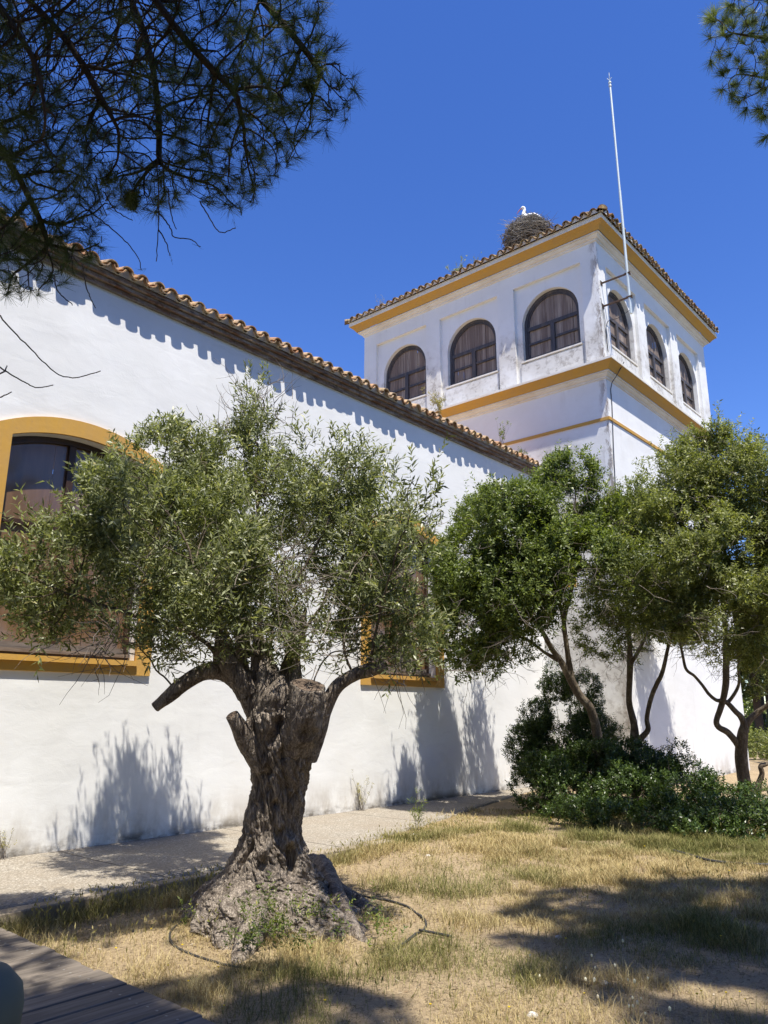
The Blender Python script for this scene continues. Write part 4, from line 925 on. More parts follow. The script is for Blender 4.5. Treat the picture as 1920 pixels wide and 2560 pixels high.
# ------------------------------------------------------------------ evergreen trees in front of the tower
def evergreen(label, base, stems, lobes, leaf, n_leaf, ll, lw, per, seed, twigs=130, up=0.5, thr=0.40, step=0.12, rmax=0.05, name="evergreen_tree"):
    t = thing(name, label, "tree", tuple(base))
    mb = MB(); st = []
    for k, (pts, rad) in enumerate(stems):
        rad = [r_*.82 for r_ in rad]; P = [PX(*q) for q in pts]; V, Fq = gnarl(P, rad, 20, len(P)*14, .22, seed+k); mb.add(V, Fq, .5)
        st += [(p, r_) for p, r_ in zip(spline(P, len(P)*4), np.interp(np.linspace(0, 1, len(P)*4), np.linspace(0, 1, len(P)), rad))]
    mb.build("trunk", M['tbark'], t, smooth=True)
    lobes = orient(lobes)
    P, C = lobes_points(lobes, per, 0.5, 2.0, thr, seed)
    (V, F, r_), _, _ = shoots(P, C, n_leaf, 0.14, ll, lw, up=up, seed=seed, rmix=.4)
    P2, C2 = lobes_points(lobes, per*.045, 0.95, 1.6, .36, seed+8)
    (V2, F2, r2), _, _ = shoots(P2, C2, 18, 0.34, ll, lw, up=up+.4, seed=seed, rmix=.3)
    V, F, r_ = np.vstack([V, V2]), np.vstack([F, F2+len(V)]), np.hstack([r_, r2])
    link("crown", fastmesh("crown", V, F, {"rnd": r_}), leaf, t)
    A, _ = lobes_points(lobes, twigs/3.0, 0.2, 1.0, 0.0, seed+5)
    s0 = [p for p, r_ in st if r_ < 0.06] or [p for p, r_ in st]
    pts, par = colonize(s0, [-1]*len(s0), A, step, 3.0, step*1.6, 70, (0, 0, 0.1), .25)
    V, F, tips, rr = skeleton_tubes(pts, par, 0.0045, 2.3, rmax); link("branches", fastmesh("branches", V, F, smooth=True), M['tbark'], t)
    low = [l for l in lobes]; mb = MB()                # thin bare twigs under and between the leaves
    for _ in range(150):
        c, r, _d = random.choice(low); a = random.uniform(0, 6.28); p = np.array(c)+np.array([r[0]*.8*math.cos(a), r[1]*.8*math.sin(a), -r[2]*random.uniform(.3, .95)]); d = unit(np.array([math.cos(a), math.sin(a), -.5+random.gauss(0, .5)])+RNG.normal(size=3)*.5); q = [p]
        for s_ in range(5): d = unit(d+RNG.normal(size=3)*.22+[0, 0, .05]); q.append(q[-1]+d*random.uniform(.07, .15))
        mb.tube(q, np.linspace(.0055, .0018, 6), 3, cap=False)
        for b in (2, 3, 4):
            d2 = unit(d+RNG.normal(size=3)*.7); mb.tube([q[b], q[b]+d2*.12, q[b]+unit(d2+RNG.normal(size=3)*.3)*.25], [.0035, .0025, .001], 3, cap=False)
    mb.build("bare_twigs", M['twig'], t, fixn=False)
    return t
DA, DB, DC = 13.6, 14.3, 13.8
def foot(px, d): q = PX(px, 1900, d); q[2] = float(ground_z(q[0], q[1])); return q
fa = foot(1500, DA)
evergreen("dense dark green tree with leaning trunk forking low, nearest the long wall", fa,
    [([(1500, 2000, DA), (1495, 1855, DA), (1478, 1777, DA-.1), (1445, 1733, DA-.15), (1423, 1691, DA-.2), (1400, 1650, DA-.25), (1379, 1622, DA-.3), (1350, 1570, DA-.5), (1300, 1510, DA-.7), (1270, 1440, DA-.8)], [.12, .105, .092, .085, .088, .065, .055, .045, .034, .02]),
     ([(1430, 1705, DA-.2), (1420, 1640, DA-.2), (1413, 1590, DA-.2), (1408, 1545, DA-.2), (1397, 1500, DA-.2), (1384, 1440, DA-.2), (1376, 1370, DA-.2), (1350, 1280, DA-.2)], [.07, .055, .05, .048, .036, .03, .025, .012]),
     ([(1408, 1548, DA-.2), (1425, 1490, DA-.1), (1438, 1420, 13.5), (1430, 1340, 13.5), (1440, 1230, 13.5)], [.045, .038, .032, .025, .012]),
     ([(1395, 1650, DA-.25), (1360, 1630, DA-.3), (1320, 1600, DA-.5), (1280, 1590, DA-.6)], [.05, .035, .03, .02])],
    [ell(1185, 1420, 100, 105, 12.9), ell(1285, 1320, 110, 100, 13.0), ell(1195, 1560, 85, 95, 12.8, .9), ell(1290, 1480, 120, 105, 12.6), ell(1415, 1205, 75, 75, 13.5), ell(1390, 1300, 115, 90, 13.4), ell(1255, 1250, 55, 45, 13.2, .8),
     ell(1490, 1290, 70, 75, 13.7), ell(1470, 1400, 85, 70, 12.3), ell(1400, 1380, 90, 80, 12.4), ell(1270, 1625, 80, 40, 13.0, .6), ell(1130, 1480, 50, 80, 12.8, .7), ell(1220, 1350, 90, 100, 14.0, .8), ((13.0, 7.95, 4.0), (.5, .45, .6), 1.1), ((11.7, 8.3, 3.9), (.5, .45, .5), 1), ell(1330, 1550, 70, 45, 12.0, .5), ell(1200, 1660, 60, 40, 12.9, .6), ell(1150, 1630, 60, 55, 12.8, .7), ell(1110, 1580, 50, 60, 12.8, .7)],
    M['aleaf'], 8, 0.070, 0.026, 1200, 101, up=.55, thr=.45)
fb = foot(1590, DB)
evergreen("olive brown twin stemmed tree with V shaped trunks before the tower corner", fb,
    [([(1592, 1990, DB), (1587, 1855, DB), (1585, 1810, DB), (1573, 1755, DB), (1574, 1700, DB), (1575, 1655, DB), (1573, 1590, DB), (1565, 1500, DB), (1550, 1400, DB)], [.12, .105, .08, .07, .066, .068, .05, .035, .015]),
     ([(1590, 1870, DB), (1602, 1847, DB-.1), (1620, 1824, DB-.15), (1617, 1795, DB-.15), (1628, 1744, DB-.2), (1642, 1710, DB-.2), (1656, 1680, DB-.2), (1670, 1620, DB-.2), (1688, 1550, DB-.2), (1700, 1450, DB-.2)], [.075, .07, .06, .055, .052, .05, .046, .035, .028, .015]),
     ([(1577, 1660, DB), (1600, 1620, DB-.1), (1625, 1570, DB-.2)], [.05, .04, .02])],
    [ell(1555, 1310, 85, 75, 14.0), ell(1625, 1385, 100, 90, 14.0), ell(1545, 1480, 80, 90, 14.2, .75), ell(1640, 1520, 85, 75, 12.5, .85), ell(1545, 1430, 90, 80, 12.2, .9), ell(1505, 1580, 70, 60, 14.0, .5), ell(1600, 1300, 70, 60, 13.9, .7), ell(1560, 1610, 60, 45, 14.2, .4), ell(1600, 1260, 60, 60, 14.4, .8), ((17.2, 6.4, 3.9), (.75, .5, .8), 1.1), ((17.75, 6.2, 3.5), (.5, .45, .5), .9)],
    M['bleaf'], 8, 0.068, 0.023, 1100, 202, up=.45, thr=.45)
fc = foot(1880, DC)
evergreen("tall pale green tree with crooked S shaped trunk at the right edge", fc,
    [([(1888, 2040, DC), (1868, 1985, DC), (1858, 1940, DC), (1853, 1885, DC), (1856, 1840, DC), (1861, 1812, DC), (1852, 1792, DC), (1838, 1778, DC), (1818, 1757, DC), (1804, 1752, DC), (1790, 1750, DC), (1772, 1735, DC), (1755, 1712, DC), (1736, 1690, DC), (1715, 1672, DC), (1705, 1630, DC), (1690, 1570, DC)], [.15, .14, .125, .118, .105, .085, .062, .054, .05, .046, .04, .036, .034, .034, .034, .028, .018]),
     ([(1849, 1870, DC), (1838, 1852, DC), (1818, 1830, DC), (1797, 1818, DC), (1791, 1803, DC), (1799, 1778, DC), (1806, 1755, DC), (1814, 1715, DC), (1815, 1668, DC), (1815, 1610, DC), (1810, 1540, DC), (1795, 1400, DC), (1790, 1260, DC)], [.07, .07, .066, .062, .06, .062, .064, .07, .066, .06, .05, .035, .015]),
     ([(1858, 1822, DC), (1876, 1797, DC), (1895, 1780, DC), (1925, 1755, DC-.1), (1960, 1690, DC-.2)], [.08, .07, .06, .05, .03]),
     ([(1818, 1757, DC), (1829, 1745, DC), (1843, 1722, DC), (1848, 1700, DC), (1846, 1660, DC), (1858, 1590, DC), (1880, 1450, DC)], [.04, .036, .034, .03, .026, .022, .012]),
     ([(1884, 2000, DC), (1896, 1962, DC), (1905, 1935, DC), (1902, 1916, DC), (1918, 1909, DC), (1945, 1890, DC), (1960, 1800, DC)], [.07, .062, .052, .05, .042, .04, .03])],
    [ell(1785, 1155, 95, 80, 13.4), ell(1690, 1215, 85, 80, 13.4), ell(1880, 1215, 95, 95, 13.0), ell(1720, 1325, 120, 95, 12.6), ell(1855, 1350, 105, 110, 13.0), ell(1800, 1460, 110, 90, 12.5), ell(1900, 1490, 75, 90, 12.8), ell(1770, 1095, 55, 40, 13.4, .8), ell(1640, 1290, 60, 60, 13.5, .8),
     ell(1960, 1330, 90, 120, 12.8), ell(1700, 1420, 90, 70, 12.2, .8), ell(1905, 1600, 60, 60, 12.6, .7), ell(1760, 1560, 90, 55, 12.3, .5), ell(1850, 1570, 70, 50, 13.3, .4), ell(1970, 1480, 80, 110, 12.6), ell(1900, 1690, 40, 50, 12.6, .4), ell(1830, 1110, 70, 45, 13.6, .7), ell(1690, 1540, 80, 60, 12.3, .6), ell(1800, 1620, 80, 45, 13.3, .4), ell(1890, 1630, 60, 60, 12.9, .6), ell(1640, 1440, 60, 60, 13.6, .6)],
    M['cleaf'], 8, 0.068, 0.023, 1200, 303, up=.5, thr=.45)
def shrub(label, base, lobes, leaf, per, seed, ll=0.045, lw=0.019, thr=.38, name="shrub", stems=0, nleaf=8, wd=True):
    t = thing(name, label, "shrub", tuple(base))
    lobes = [(c, (0.5*(r[0]+r[1]), 0.5*(r[0]+r[1]), r[2]), d) for c, r, d in lobes]
    P, C = lobes_points(lobes, per, 0.6, 2.6, thr, seed); g = ground_z(P[:, 0], P[:, 1]); k = P[:, 2] > g+0.02; P, C = P[k], C[k]
    (V, F, r_), _, _ = shoots(P, C-[0, 0, .15], nleaf, 0.10, ll, lw, up=.7, seed=seed, rmix=.4)
    link("foliage", fastmesh("foliage", V, F, {"rnd": r_}), leaf, t)
    if wd:
        A, _ = lobes_points(lobes, 60, .2, 1, 0, seed+3); b = np.array(base)
        s0 = [b+np.array([random.uniform(-.3, .3), random.uniform(-.3, .3), -0.02]) for _ in range(5)]
        pts, par = colonize(s0, [-1]*5, A, .10, 3, .16, 50, (0, 0, .1), .25)
        V, F, tips, rr = skeleton_tubes(pts, par, .003, 2.3, .03); link("stems", fastmesh("stems", V, F, smooth=True), M['tbark'], t)
    return t
q = PX(1390, 1900, 14.6); q[2] = 0
shrub("dark upright shrub standing between the leaning trunk and the white wall", q,
      [ell(1400, 1735, 55, 45, 14.7), ell(1335, 1790, 55, 50, 14.6), ell(1325, 1880, 55, 65, 14.5), ell(1450, 1770, 50, 65, 14.8, .8), ell(1480, 1850, 70, 60, 14.6, .8), ell(1400, 1860, 85, 80, 14.6), ell(1460, 1720, 40, 40, 14.8, .7), ell(1370, 1930, 90, 50, 14.3), ell(1530, 1835, 30, 35, 14.6, .5), ell(1390, 1690, 30, 30, 14.6, .6)],
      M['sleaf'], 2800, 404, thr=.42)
q = ONZ(1500, 2040)
shrub("low spreading glossy green shrub at the foot of the leaning tree", q,
      [ell(1420, 1970, 80, 60, 12.3), ell(1500, 1925, 90, 60, 12.9), ell(1590, 1915, 80, 55, 13.0), ell(1350, 1960, 60, 60, 12.6), ell(1430, 1905, 60, 45, 13.2, .8), ell(1560, 1985, 90, 60, 11.9), ell(1460, 2030, 85, 40, 11.4), ell(1540, 2050, 70, 40, 10.9), ell(1385, 2040, 40, 25, 11.8, .8)],
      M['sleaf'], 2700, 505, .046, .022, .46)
q = ONZ(1750, 2075)
shrub("low spreading glossy green shrub beneath the crooked tree at the right", q,
      [ell(1650, 2035, 80, 55, 11.0), ell(1720, 2065, 80, 50, 10.4), ell(1800, 2050, 80, 50, 10.5), ell(1890, 2050, 75, 45, 10.4), ell(1700, 1960, 90, 60, 11.9), ell(1790, 1985, 60, 35, 11.8, .8), ell(1760, 1925, 30, 28, 12.2, .35), ell(1960, 2050, 60, 50, 10.3), ell(1730, 2100, 60, 30, 9.9, .9), ell(1860, 2095, 60, 25, 10.0, .8), ell(1640, 1925, 70, 40, 12.6, .9), ell(1880, 1990, 50, 30, 11.6, .7), ell(1690, 1890, 35, 30, 12.6, .5), ell(1840, 2000, 60, 30, 11.4, .8)],
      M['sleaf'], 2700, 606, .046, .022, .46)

# ------------------------------------------------------------------ the two stone pines
def needles(P, D, n, L, W, spread=0.9):
    """tufts of n needles at the points P along the directions D"""
    m_ = len(P); P2 = np.repeat(P, n, 0); D2 = np.repeat(D, n, 0)
    v = RNG.normal(size=P2.shape); v = v-D2*(v*D2).sum(1, keepdims=True); v = unit(v); a = (0.15+spread*RNG.random(len(P2)))[:, None]
    d = unit(D2*np.cos(a)+v*np.sin(a)); base = P2-D2*(RNG.random(len(P2))*0.05)[:, None]
    l = L*(0.6+0.6*RNG.random(len(P2))); nn = unit(np.cross(d, RNG.normal(size=d.shape)))
    S = np.cross(d, nn)*(W*0.5); tip = base+d*l[:, None]-np.array([0, 0, 0.12])*l[:, None]*RNG.random(len(P2))[:, None]
    V = np.stack([base-S, base+S, tip+S*.35, tip-S*.35], 1).reshape(-1, 3)
    F = np.arange(len(P2))[:, None]*4+np.array([[0, 1, 2, 3]]); return V, F, np.repeat(np.clip(np.repeat(RNG.random(m_), n)*.5+.5*RNG.random(len(P2)), 0, 1), 4)
def pine_mass(lobes, per, nn, L, W, seed):
    P, C = lobes_points(lobes, per, .35, 1.9, .36, seed); D = unit(unit(P-C)+np.array([0, 0, .5])+RNG.normal(size=P.shape)*.4); return needles(P, D, nn, L, W, 1.0)
def cat(parts):
    V, F, R, o = [], [], [], 0
    for v, f, r_ in parts: V.append(v); F.append(f+o); R.append(r_); o += len(v)
    return np.vstack(V), np.vstack(F), np.hstack(R)
# left: trunk out of the picture, boughs hanging into the upper left corner
KP = 0.58                                # the bough hangs close, about three metres away
def PXK(x, y, d): return PX(x, y, d*KP)
tp = np.array([-1.9, 1.9, -0.15])
pine = thing("pine_tree", "stone pine hanging dark twiggy boughs across the upper left sky", "tree", tuple(tp))
mb = MB(); V, Fq = gnarl([tp, tp+[.1, 0, 2.5], tp+[.4, .1, 5], tp+[1.0, .1, 7.2], tp+[1.8, -.3, 9.4]], [.30, .24, .21, .17, .10], 22, 60, .14, 71); mb.add(V, Fq, .5)
mb.build("trunk", M['pbark'], pine, smooth=True)
mains = [[(-520, -650, 6.0), (-250, -350, 5.6), (20, -60, 5.4), (180, 120, 5.5), (290, 300, 5.6)],
         [(-420, -750, 6.0), (0, -420, 5.6), (290, -120, 5.4), (430, 60, 5.5), (590, 240, 5.7)],
         [(-300, -800, 6.4), (200, -420, 6.2), (520, -140, 6.0), (690, 40, 6.0), (810, 170, 6.1)],
         [(-560, -300, 5.6), (-260, 60, 5.4), (-60, 300, 5.6), (60, 470, 5.8), (130, 610, 6.0)],
         [(-500, -500, 5.2), (-150, -150, 5.0), (60, 100, 5.0), (120, 300, 5.1)],
         [(-200, -800, 6.6), (120, -300, 6.5), (330, 0, 6.4), (400, 230, 6.4), (395, 400, 6.3)]]
hub = tp+np.array([0.35, 0.05, 4.6])
pts, par = [], []
for path in mains:
    P = [PXK(*q) for q in path]; P = np.vstack([hub[None]+RNG.normal(size=(1, 3))*.10, P]); full = spline(P, 46); pr = -1
    for i, p in enumerate(full): pts.append(p+RNG.normal(size=3)*0.008); par.append(pr); pr = len(pts)-1
nmain = len(pts)
def ellk(x, y, rx, ry, d, dn=1.0): return ell(x, y, rx, ry, d*KP, dn)
PL = orient([(c_, r_, d_) for c_, r_, d_ in [ellk(60, 60, 260, 220, 5.3), ellk(240, 60, 260, 160, 6.5), ellk(110, 190, 260, 200, 5.6), ellk(400, 100, 260, 190, 5.8), ellk(660, 130, 190, 150, 6.0), ellk(770, 250, 100, 90, 6.1, 1.2), ellk(600, 330, 200, 110, 6.0), ellk(330, 370, 220, 130, 6.0), ellk(110, 420, 170, 180, 5.8), ellk(60, 620, 120, 105, 6.0, 3), ellk(190, 600, 80, 55, 6.1, 3), ellk(30, 700, 70, 40, 6.0, 3), ellk(530, 420, 120, 75, 6.1, 1.8), ellk(400, 470, 90, 50, 6.1, 1.2), ellk(800, 120, 60, 60, 6.2, 1), ellk(850, 240, 50, 70, 6.2, 1.3), ellk(560, 470, 90, 45, 6.1, 1.2)]])
A, _ = lobes_points(PL, 1600/KP**3, .15, 1.7, .05, 77)
pts, par = colonize(pts, par, A, .055*KP, .75*KP, .07*KP, 60, (0.06, -0.06, -.14), .17)
V, F, tips, rr = skeleton_tubes(pts, par, .0035*KP, 2.5, .025*KP, sides=6); parts = [(V, F, np.zeros(len(V)))]
par = np.array(par); tips = np.array(tips)
TP = pts[tips]; TD = unit(TP-pts[par[tips]]+np.array([0, 0, .02]))
# the needles sit at the rim; inside the bough most twigs are bare
dd = np.array([np.linalg.norm(((p-CAMP)@np.array([_rt, _up]).T)/((p-CAMP)@_fw)*FPX-np.array([250-960, 1280-60])) for p in TP])
kp = RNG.random(len(TP)) < np.clip((dd-60)/360, .2, .9)
TP, TD = TP[kp], TD[kp]
nd = needles(TP, unit(TD*.8+RNG.normal(size=TD.shape)*.2+[0, 0, .1]), 66, .125*KP, .0024*KP, .95)
# long bare twigs that hang below the bough
mbt = MB()
for tw_ in [[(393, 405), (396, 480), (396, 555), (391, 654)], [(396, 530), (428, 572), (434, 592), (478, 600), (500, 618)], [(397, 575), (415, 605), (425, 640)], [(260, 480), (284, 521), (310, 540), (333, 550)], [(500, 505), (521, 540), (550, 580), (590, 570)], [(197, 509), (260, 556), (312, 602), (345, 645), (353, 676)],
            [(-40, 720), (0, 790), (85, 880), (130, 925), (160, 941), (195, 943), (252, 928)], [(-40, 890), (0, 918), (15, 928), (60, 955), (92, 969), (133, 963)], [(-30, 995), (0, 993), (30, 980)], [(13, 928), (0, 934), (-30, 945)], [(13, 928), (17, 915)], [(205, 660), (216, 715), (228, 750), (240, 770)], [(135, 690), (145, 728), (182, 763)], [(240, 440), (250, 500), (268, 540)], [(420, 470), (425, 520), (440, 575)]]:
    d0 = 5.9 if tw_[0][1] < 690 else 5.3
    P = spline([PXK(x, y, d0+random.uniform(-.04, .04)) for x, y in tw_], 5*len(tw_)); mbt.tube(P+RNG.normal(size=P.shape)*.0012, np.linspace(.0060*KP, .0034*KP, len(P)), 5)
o_ = len(parts[0][0]); tv = np.array(mbt.v)
link("boughs", fastmesh("boughs", V, F, smooth=True), M['pbark'], pine); mbt.build("bare_twigs", M['tbark'], pine, smooth=True, fixn=False)
ends = np.array([PXK(352, 676, 5.9), PXK(425, 640, 5.9), PXK(590, 568, 5.9), PXK(500, 618, 5.9)]); ne = needles(ends, unit(RNG.normal(size=(4, 3))+[0, 0, -.6]), 9, .06*KP, .0022*KP, .6)
over = pine_mass([((-.2, -.7, 9.6), (1.5, 1.2, .6), .8), ((-1.8, 1.0, 10.2), (2.0, 2.0, .8), 1), ((-1.0, -1.6, 9.9), (2.0, 1.6, .7), 1), ((.85, -.2, 11.6), (.85, .55, .4), 1.5), ((1.35, -.8, 11.6), (.65, .55, .35), 1.5), ((.2, .05, 11.6), (.75, .5, .35), 1.3), ((1.45, 2.15, 9.6), (.75, .6, .25), .22), ((1.9, 2.75, 9.4), (.5, .45, .2), .22), ((.9, 2.6, 9.6), (.6, .5, .25), .25), ((-3.6, 3.0, 9.6), (1.8, 1.8, .8), 1), ((-.6, 2.3, 9.0), (.9, .9, .5), .8), ((-2.2, -2.6, 9.4), (2.2, 1.6, .7), 1)], 190, 44, .16, .014, 88)
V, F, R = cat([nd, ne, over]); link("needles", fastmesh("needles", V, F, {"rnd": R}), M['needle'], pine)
# limbs that carry the upper canopy
mb = MB()
for e in [(-.2, -.7, 9.4), (-1.0, -1.6, 9.7), (1.2, .5, 11.3), (-3.6, 3.0, 9.4), (-.6, 2.3, 8.8), (1.45, 2.15, 9.5), (.9, 2.6, 9.5), (.85, -.2, 11.4), (-2.2, -2.6, 9.2)]:
    V, Fq = gnarl([tp+[.8, .1, 6.6], (tp+[.8, .1, 6.6])*.5+np.array(e)*.5+[0, 0, -.35], e], [.10, .07, .025], 10, 22, .12, 5); mb.add(V, Fq, .5)
mb.build("limbs", M['pbark'], pine, smooth=True)

# right: sunlit bough in the upper right corner, crown overhead
tp2 = np.array([7.2, -3.0, -0.1])
pine2 = thing("pine_tree", "sunlit stone pine reaching green needle tufts into the upper right corner", "tree", tuple(tp2))
mb = MB(); V, Fq = gnarl([tp2, tp2+[0, .1, 3], tp2+[.2, .3, 6.5], tp2+[0, .5, 9.5], tp2+[-.6, .6, 12]], [.32, .26, .22, .17, .10], 22, 60, .14, 171); mb.add(V, Fq, .5); mb.build("trunk", M['pbark'], pine2, smooth=True)
DP = 9.6
hub = tp2+np.array([0.1, .4, 8.6]); pts, par = [], []
for path in [[(2500, 60, DP), (2250, 60, DP), (2060, 90, DP), (1950, 100, DP), (1850, 90, DP)], [(2450, 260, DP), (2200, 230, DP), (2050, 210, DP), (1950, 200, DP), (1880, 190, DP)], [(2400, -200, DP), (2150, -120, DP), (2000, -40, DP), (1900, 0, DP)], [(2450, 330, DP), (2200, 330, DP), (2050, 310, DP), (1960, 300, DP)]]:
    P = np.vstack([hub[None], [PX(*q) for q in path]]); pr = -1
    for p in spline(P, 40): pts.append(p+RNG.normal(size=3)*.015); par.append(pr); pr = len(pts)-1
PR = orient([ell(1850, 60, 85, 75, DP), ell(1800, 120, 48, 42, DP), ell(1890, 150, 70, 55, DP), ell(1850, 215, 55, 40, DP, 1), ell(1905, 270, 50, 38, DP, 1), ell(1925, 330, 28, 28, DP, 1), ell(1810, 180, 28, 25, DP, .7), ell(2000, 60, 110, 120, DP), ell(2000, 230, 90, 90, DP), ell(1880, -20, 80, 60, DP), ell(2150, 100, 120, 150, DP), ell(1835, 250, 22, 18, DP, .8)])
A, _ = lobes_points(PR, 620, .3, 1.0, .05, 177)
pts, par = colonize(pts, par, A, .08, 1.2, .12, 50, (0, 0, .05), .22)
V, F, tips, rr = skeleton_tubes(pts, par, .004, 2.2, .05); link("boughs", fastmesh("boughs", V, F, smooth=True), M['pbark'], pine2)
par = np.array(par); tips = np.array(tips); TP = pts[tips]; TD = unit(TP-pts[par[tips]]+[0, 0, .03])
nd = needles(TP, TD, 130, .15, .0042, 1.15)
over = pine_mass([((4.25, -1.5, 12.4), (1.15, .95, .4), 1), ((5.15, -2.1, 12.4), (1.35, 1.0, .4), 1), ((3.55, -2.35, 12.3), (1.05, .85, .4), 1), ((2.9, -3.0, 12.4), (.8, .7, .35), .9), ((4.3, -2.9, 12.5), (1.2, .9, .4), .9), ((4.9, -4.0, 12.2), (1.8, 1.2, .6), 1), ((7.5, -4.2, 12.5), (2, 1.6, .7), 1), ((6.4, -3.2, 12.6), (1.3, 1.0, .6), 1)], 300, 44, .17, .014, 188)
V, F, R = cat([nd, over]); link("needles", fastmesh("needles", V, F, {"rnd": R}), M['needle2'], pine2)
mb = MB()
for e in [(4.2, -1.6, 12.2), (3.4, -2.9, 12.0), (6.4, -3.0, 12.4), (4.9, -4.0, 12.0), (7.5, -4.2, 12.3)]:
    a_ = tp2+[0, .5, 9.5]; V, Fq = gnarl([a_, a_*.5+np.array(e)*.5+[0, 0, -.3], e], [.10, .07, .025], 10, 22, .12, 6); mb.add(V, Fq, .5)
mb.build("limbs", M['pbark'], pine2, smooth=True)

# ------------------------------------------------------------------ woodland beyond the tower
def far_pine(x, y, h, r_, label, seed):
    t = thing("pine_tree", label, "tree", (x, y, -0.05), "pines behind the tower")
    mb = MB(); V, Fq = gnarl([(x, y, -.2), (x+.1, y, h*.35), (x-.15, y+.1, h*.7), (x, y, h*.9)], [.2, .17, .14, .07], 12, 30, .12, seed); mb.add(V, Fq, .5); mb.build("trunk", M['pbark'], t, smooth=True)
    lobes = [((x+random.gauss(0, r_*.45), y+random.gauss(0, r_*.45), h*random.uniform(.42, .95)), (r_*.55, r_*.55, r_*.4), 1) for _ in range(9)]
    V, F, R = pine_mass(lobes, 16, 40, .3, .035, seed); link("crown", fastmesh("crown", V, F, {"rnd": R}), M['needle'], t)
for i, (px, d, h, r_, lb) in enumerate([(1893, 34, 7.0, 2.2, "dark pine trunk seen just past the tower edge, nearest of the woodland"), (1925, 38, 7.5, 2.4, "second dark pine of the woodland, partly behind the nearest one"), (1960, 33, 7, 2.3, "dark woodland pine at the right picture edge"), (1905, 46, 9, 3.0, "far dark pine filling the gap between the woodland trunks"), (2080, 36, 8, 2.8, "dark woodland pine standing right of the crooked tree"), (2230, 40, 8, 3.0, "dark woodland pine farthest right beyond the crooked tree")]):
    q = PX(px, 1780, d); far_pine(q[0], q[1], h, r_, lb, 900+i)
for px, d, lb in [(1905, 27, "sunlit pale green bush at the sandy edge of the woodland"), (1960, 25, "pale bush by the right picture edge before the woodland")]:
    q = PX(px, 1900, d); q[2] = -.05
    shrub(lb, q, [(q+np.array([0, 0, .45]), (.65, .65, .5), 1), (q+np.array([.7, -.3, .35]), (.6, .6, .45), 1), (q+np.array([.3, .4, .65]), (.5, .5, .4), 1)], M['cleaf'], 260, 950, .09, .04, .4, "bush", wd=True)
q = PX(1990, 1900, 48); q[2] = -.05
t = thing("undergrowth", "dark green undergrowth along the foot of the far woodland", "undergrowth", tuple(q)); t["kind"] = "stuff"
lob = []
for i in range(22):
    c = PX(1850+i*38, 1860, 44+random.uniform(-4, 8)); c[2] = random.uniform(.3, 1.6); lob.append((c, (1.6, 1.6, 1.5), 1))
P, C = lobes_points(lob, 14, .4, .6, .36, 970); (V, F, r_), _, _ = shoots(P, C, 8, .3, .26, .12, up=.5)
o = link("undergrowth_leaves", fastmesh("undergrowth_leaves", V, F, {"rnd": r_}), M['aleaf'], t)

# unseen pines added behind the camera to block sky light on lawn and wall
q = -AWAY*15; t = thing("sky_blocker_grove", "unseen dark pines added behind the viewpoint to block open sky", "sky blocker", (q[0], q[1], -.1)); t["kind"] = "stuff"
lob, tr = [], MB()
for i in range(46):
    a = YAW+math.pi+random.uniform(-1.75, 1.75); R_ = random.uniform(10.5, 24); x, y = R_*math.sin(a), R_*math.cos(a)
    if y > 3.5 or (x > 9 and y > -6): continue
    hh = random.uniform(8, 13); lob += [((x+random.gauss(0, .8), y+random.gauss(0, .8), hh*random.uniform(.3, .95)), (2.0, 2.0, 1.7), 1) for _ in range(4)]
    tr.tube([(x, y, -.3), (x+random.gauss(0, .2), y, hh*.5), (x, y, hh*.85)], [.22, .18, .08], 8)
P, C = lobes_points(lob, 17, .3, .5, .36, 990); (V, F, r_), _, _ = shoots(P, C, 8, .5, .42, .16, up=.3)
link("blocker_crowns", fastmesh("blocker_crowns", V, F, {"rnd": r_}), M['needle'], t); tr.build("blocker_trunks", M['pbark'], t)

# ------------------------------------------------------------------ stork on its nest
NX, NC = TX+0.62, None
nc = ONX(1315, 570, NX); nc = np.array([NX+0.12, nc[1], 14.0])
nest = thing("stork_nest", "big round stick nest on the left eave of the tower roof", "nest", tuple(nc))
mb = MB()
for i in range(1900):
    a = random.uniform(0, 2*math.pi); hz = random.random()**0.85; rr_ = (0.40+0.33*math.sin(min(1, hz/.62)*math.pi/2)) if hz < .62 else .73*math.sqrt(max(.05, 1-((hz-.62)/.44)**2))
    rr_ *= random.uniform(.72, 1.03) if i % 3 else random.uniform(.3, .9); zz = hz*1.18+random.uniform(-.05, .05)
    if i % 7 == 0: rr_ = random.uniform(.0, .6); zz = 1.18-.40*(rr_/.7)**2+random.uniform(-.03, .06)
    c = nc+np.array([rr_*math.cos(a), rr_*math.sin(a), zz]); tang = np.array([-math.sin(a), math.cos(a), 0.0])
    d = unit(tang*random.choice((-1, 1))+np.array([math.cos(a), math.sin(a), 0])*random.gauss(0, .5)+np.array([0, 0, random.gauss(0, .42)])); l = random.uniform(.18, .62)
    bow = np.array([math.cos(a), math.sin(a), 0])*-.22*l*l
    mb.tube([c-d*l/2+bow, c+RNG.normal(size=3)*.012, c+d*l/2+bow+RNG.normal(size=3)*.03], [random.uniform(.006, .012), random.uniform(.006, .011), .004], 4, cap=False)
for i in range(150):
    a = random.uniform(0, 6.28); hh = random.uniform(.0, 1.1); q_ = .42+.28*math.sin(min(1, hh/.9)*math.pi*.6); c = nc+np.array([q_*math.cos(a), q_*math.sin(a), hh]); d = unit(np.array([math.cos(a), math.sin(a), random.gauss(.1, .5)])+RNG.normal(size=3)*.4)
    mb.tube([c-d*.1, c+d*.12+RNG.normal(size=3)*.02, c+d*random.uniform(.2, .34)], [.006, .004, .002], 3, cap=False)
mb.build("sticks", M['greytwig'], nest, fixn=False)
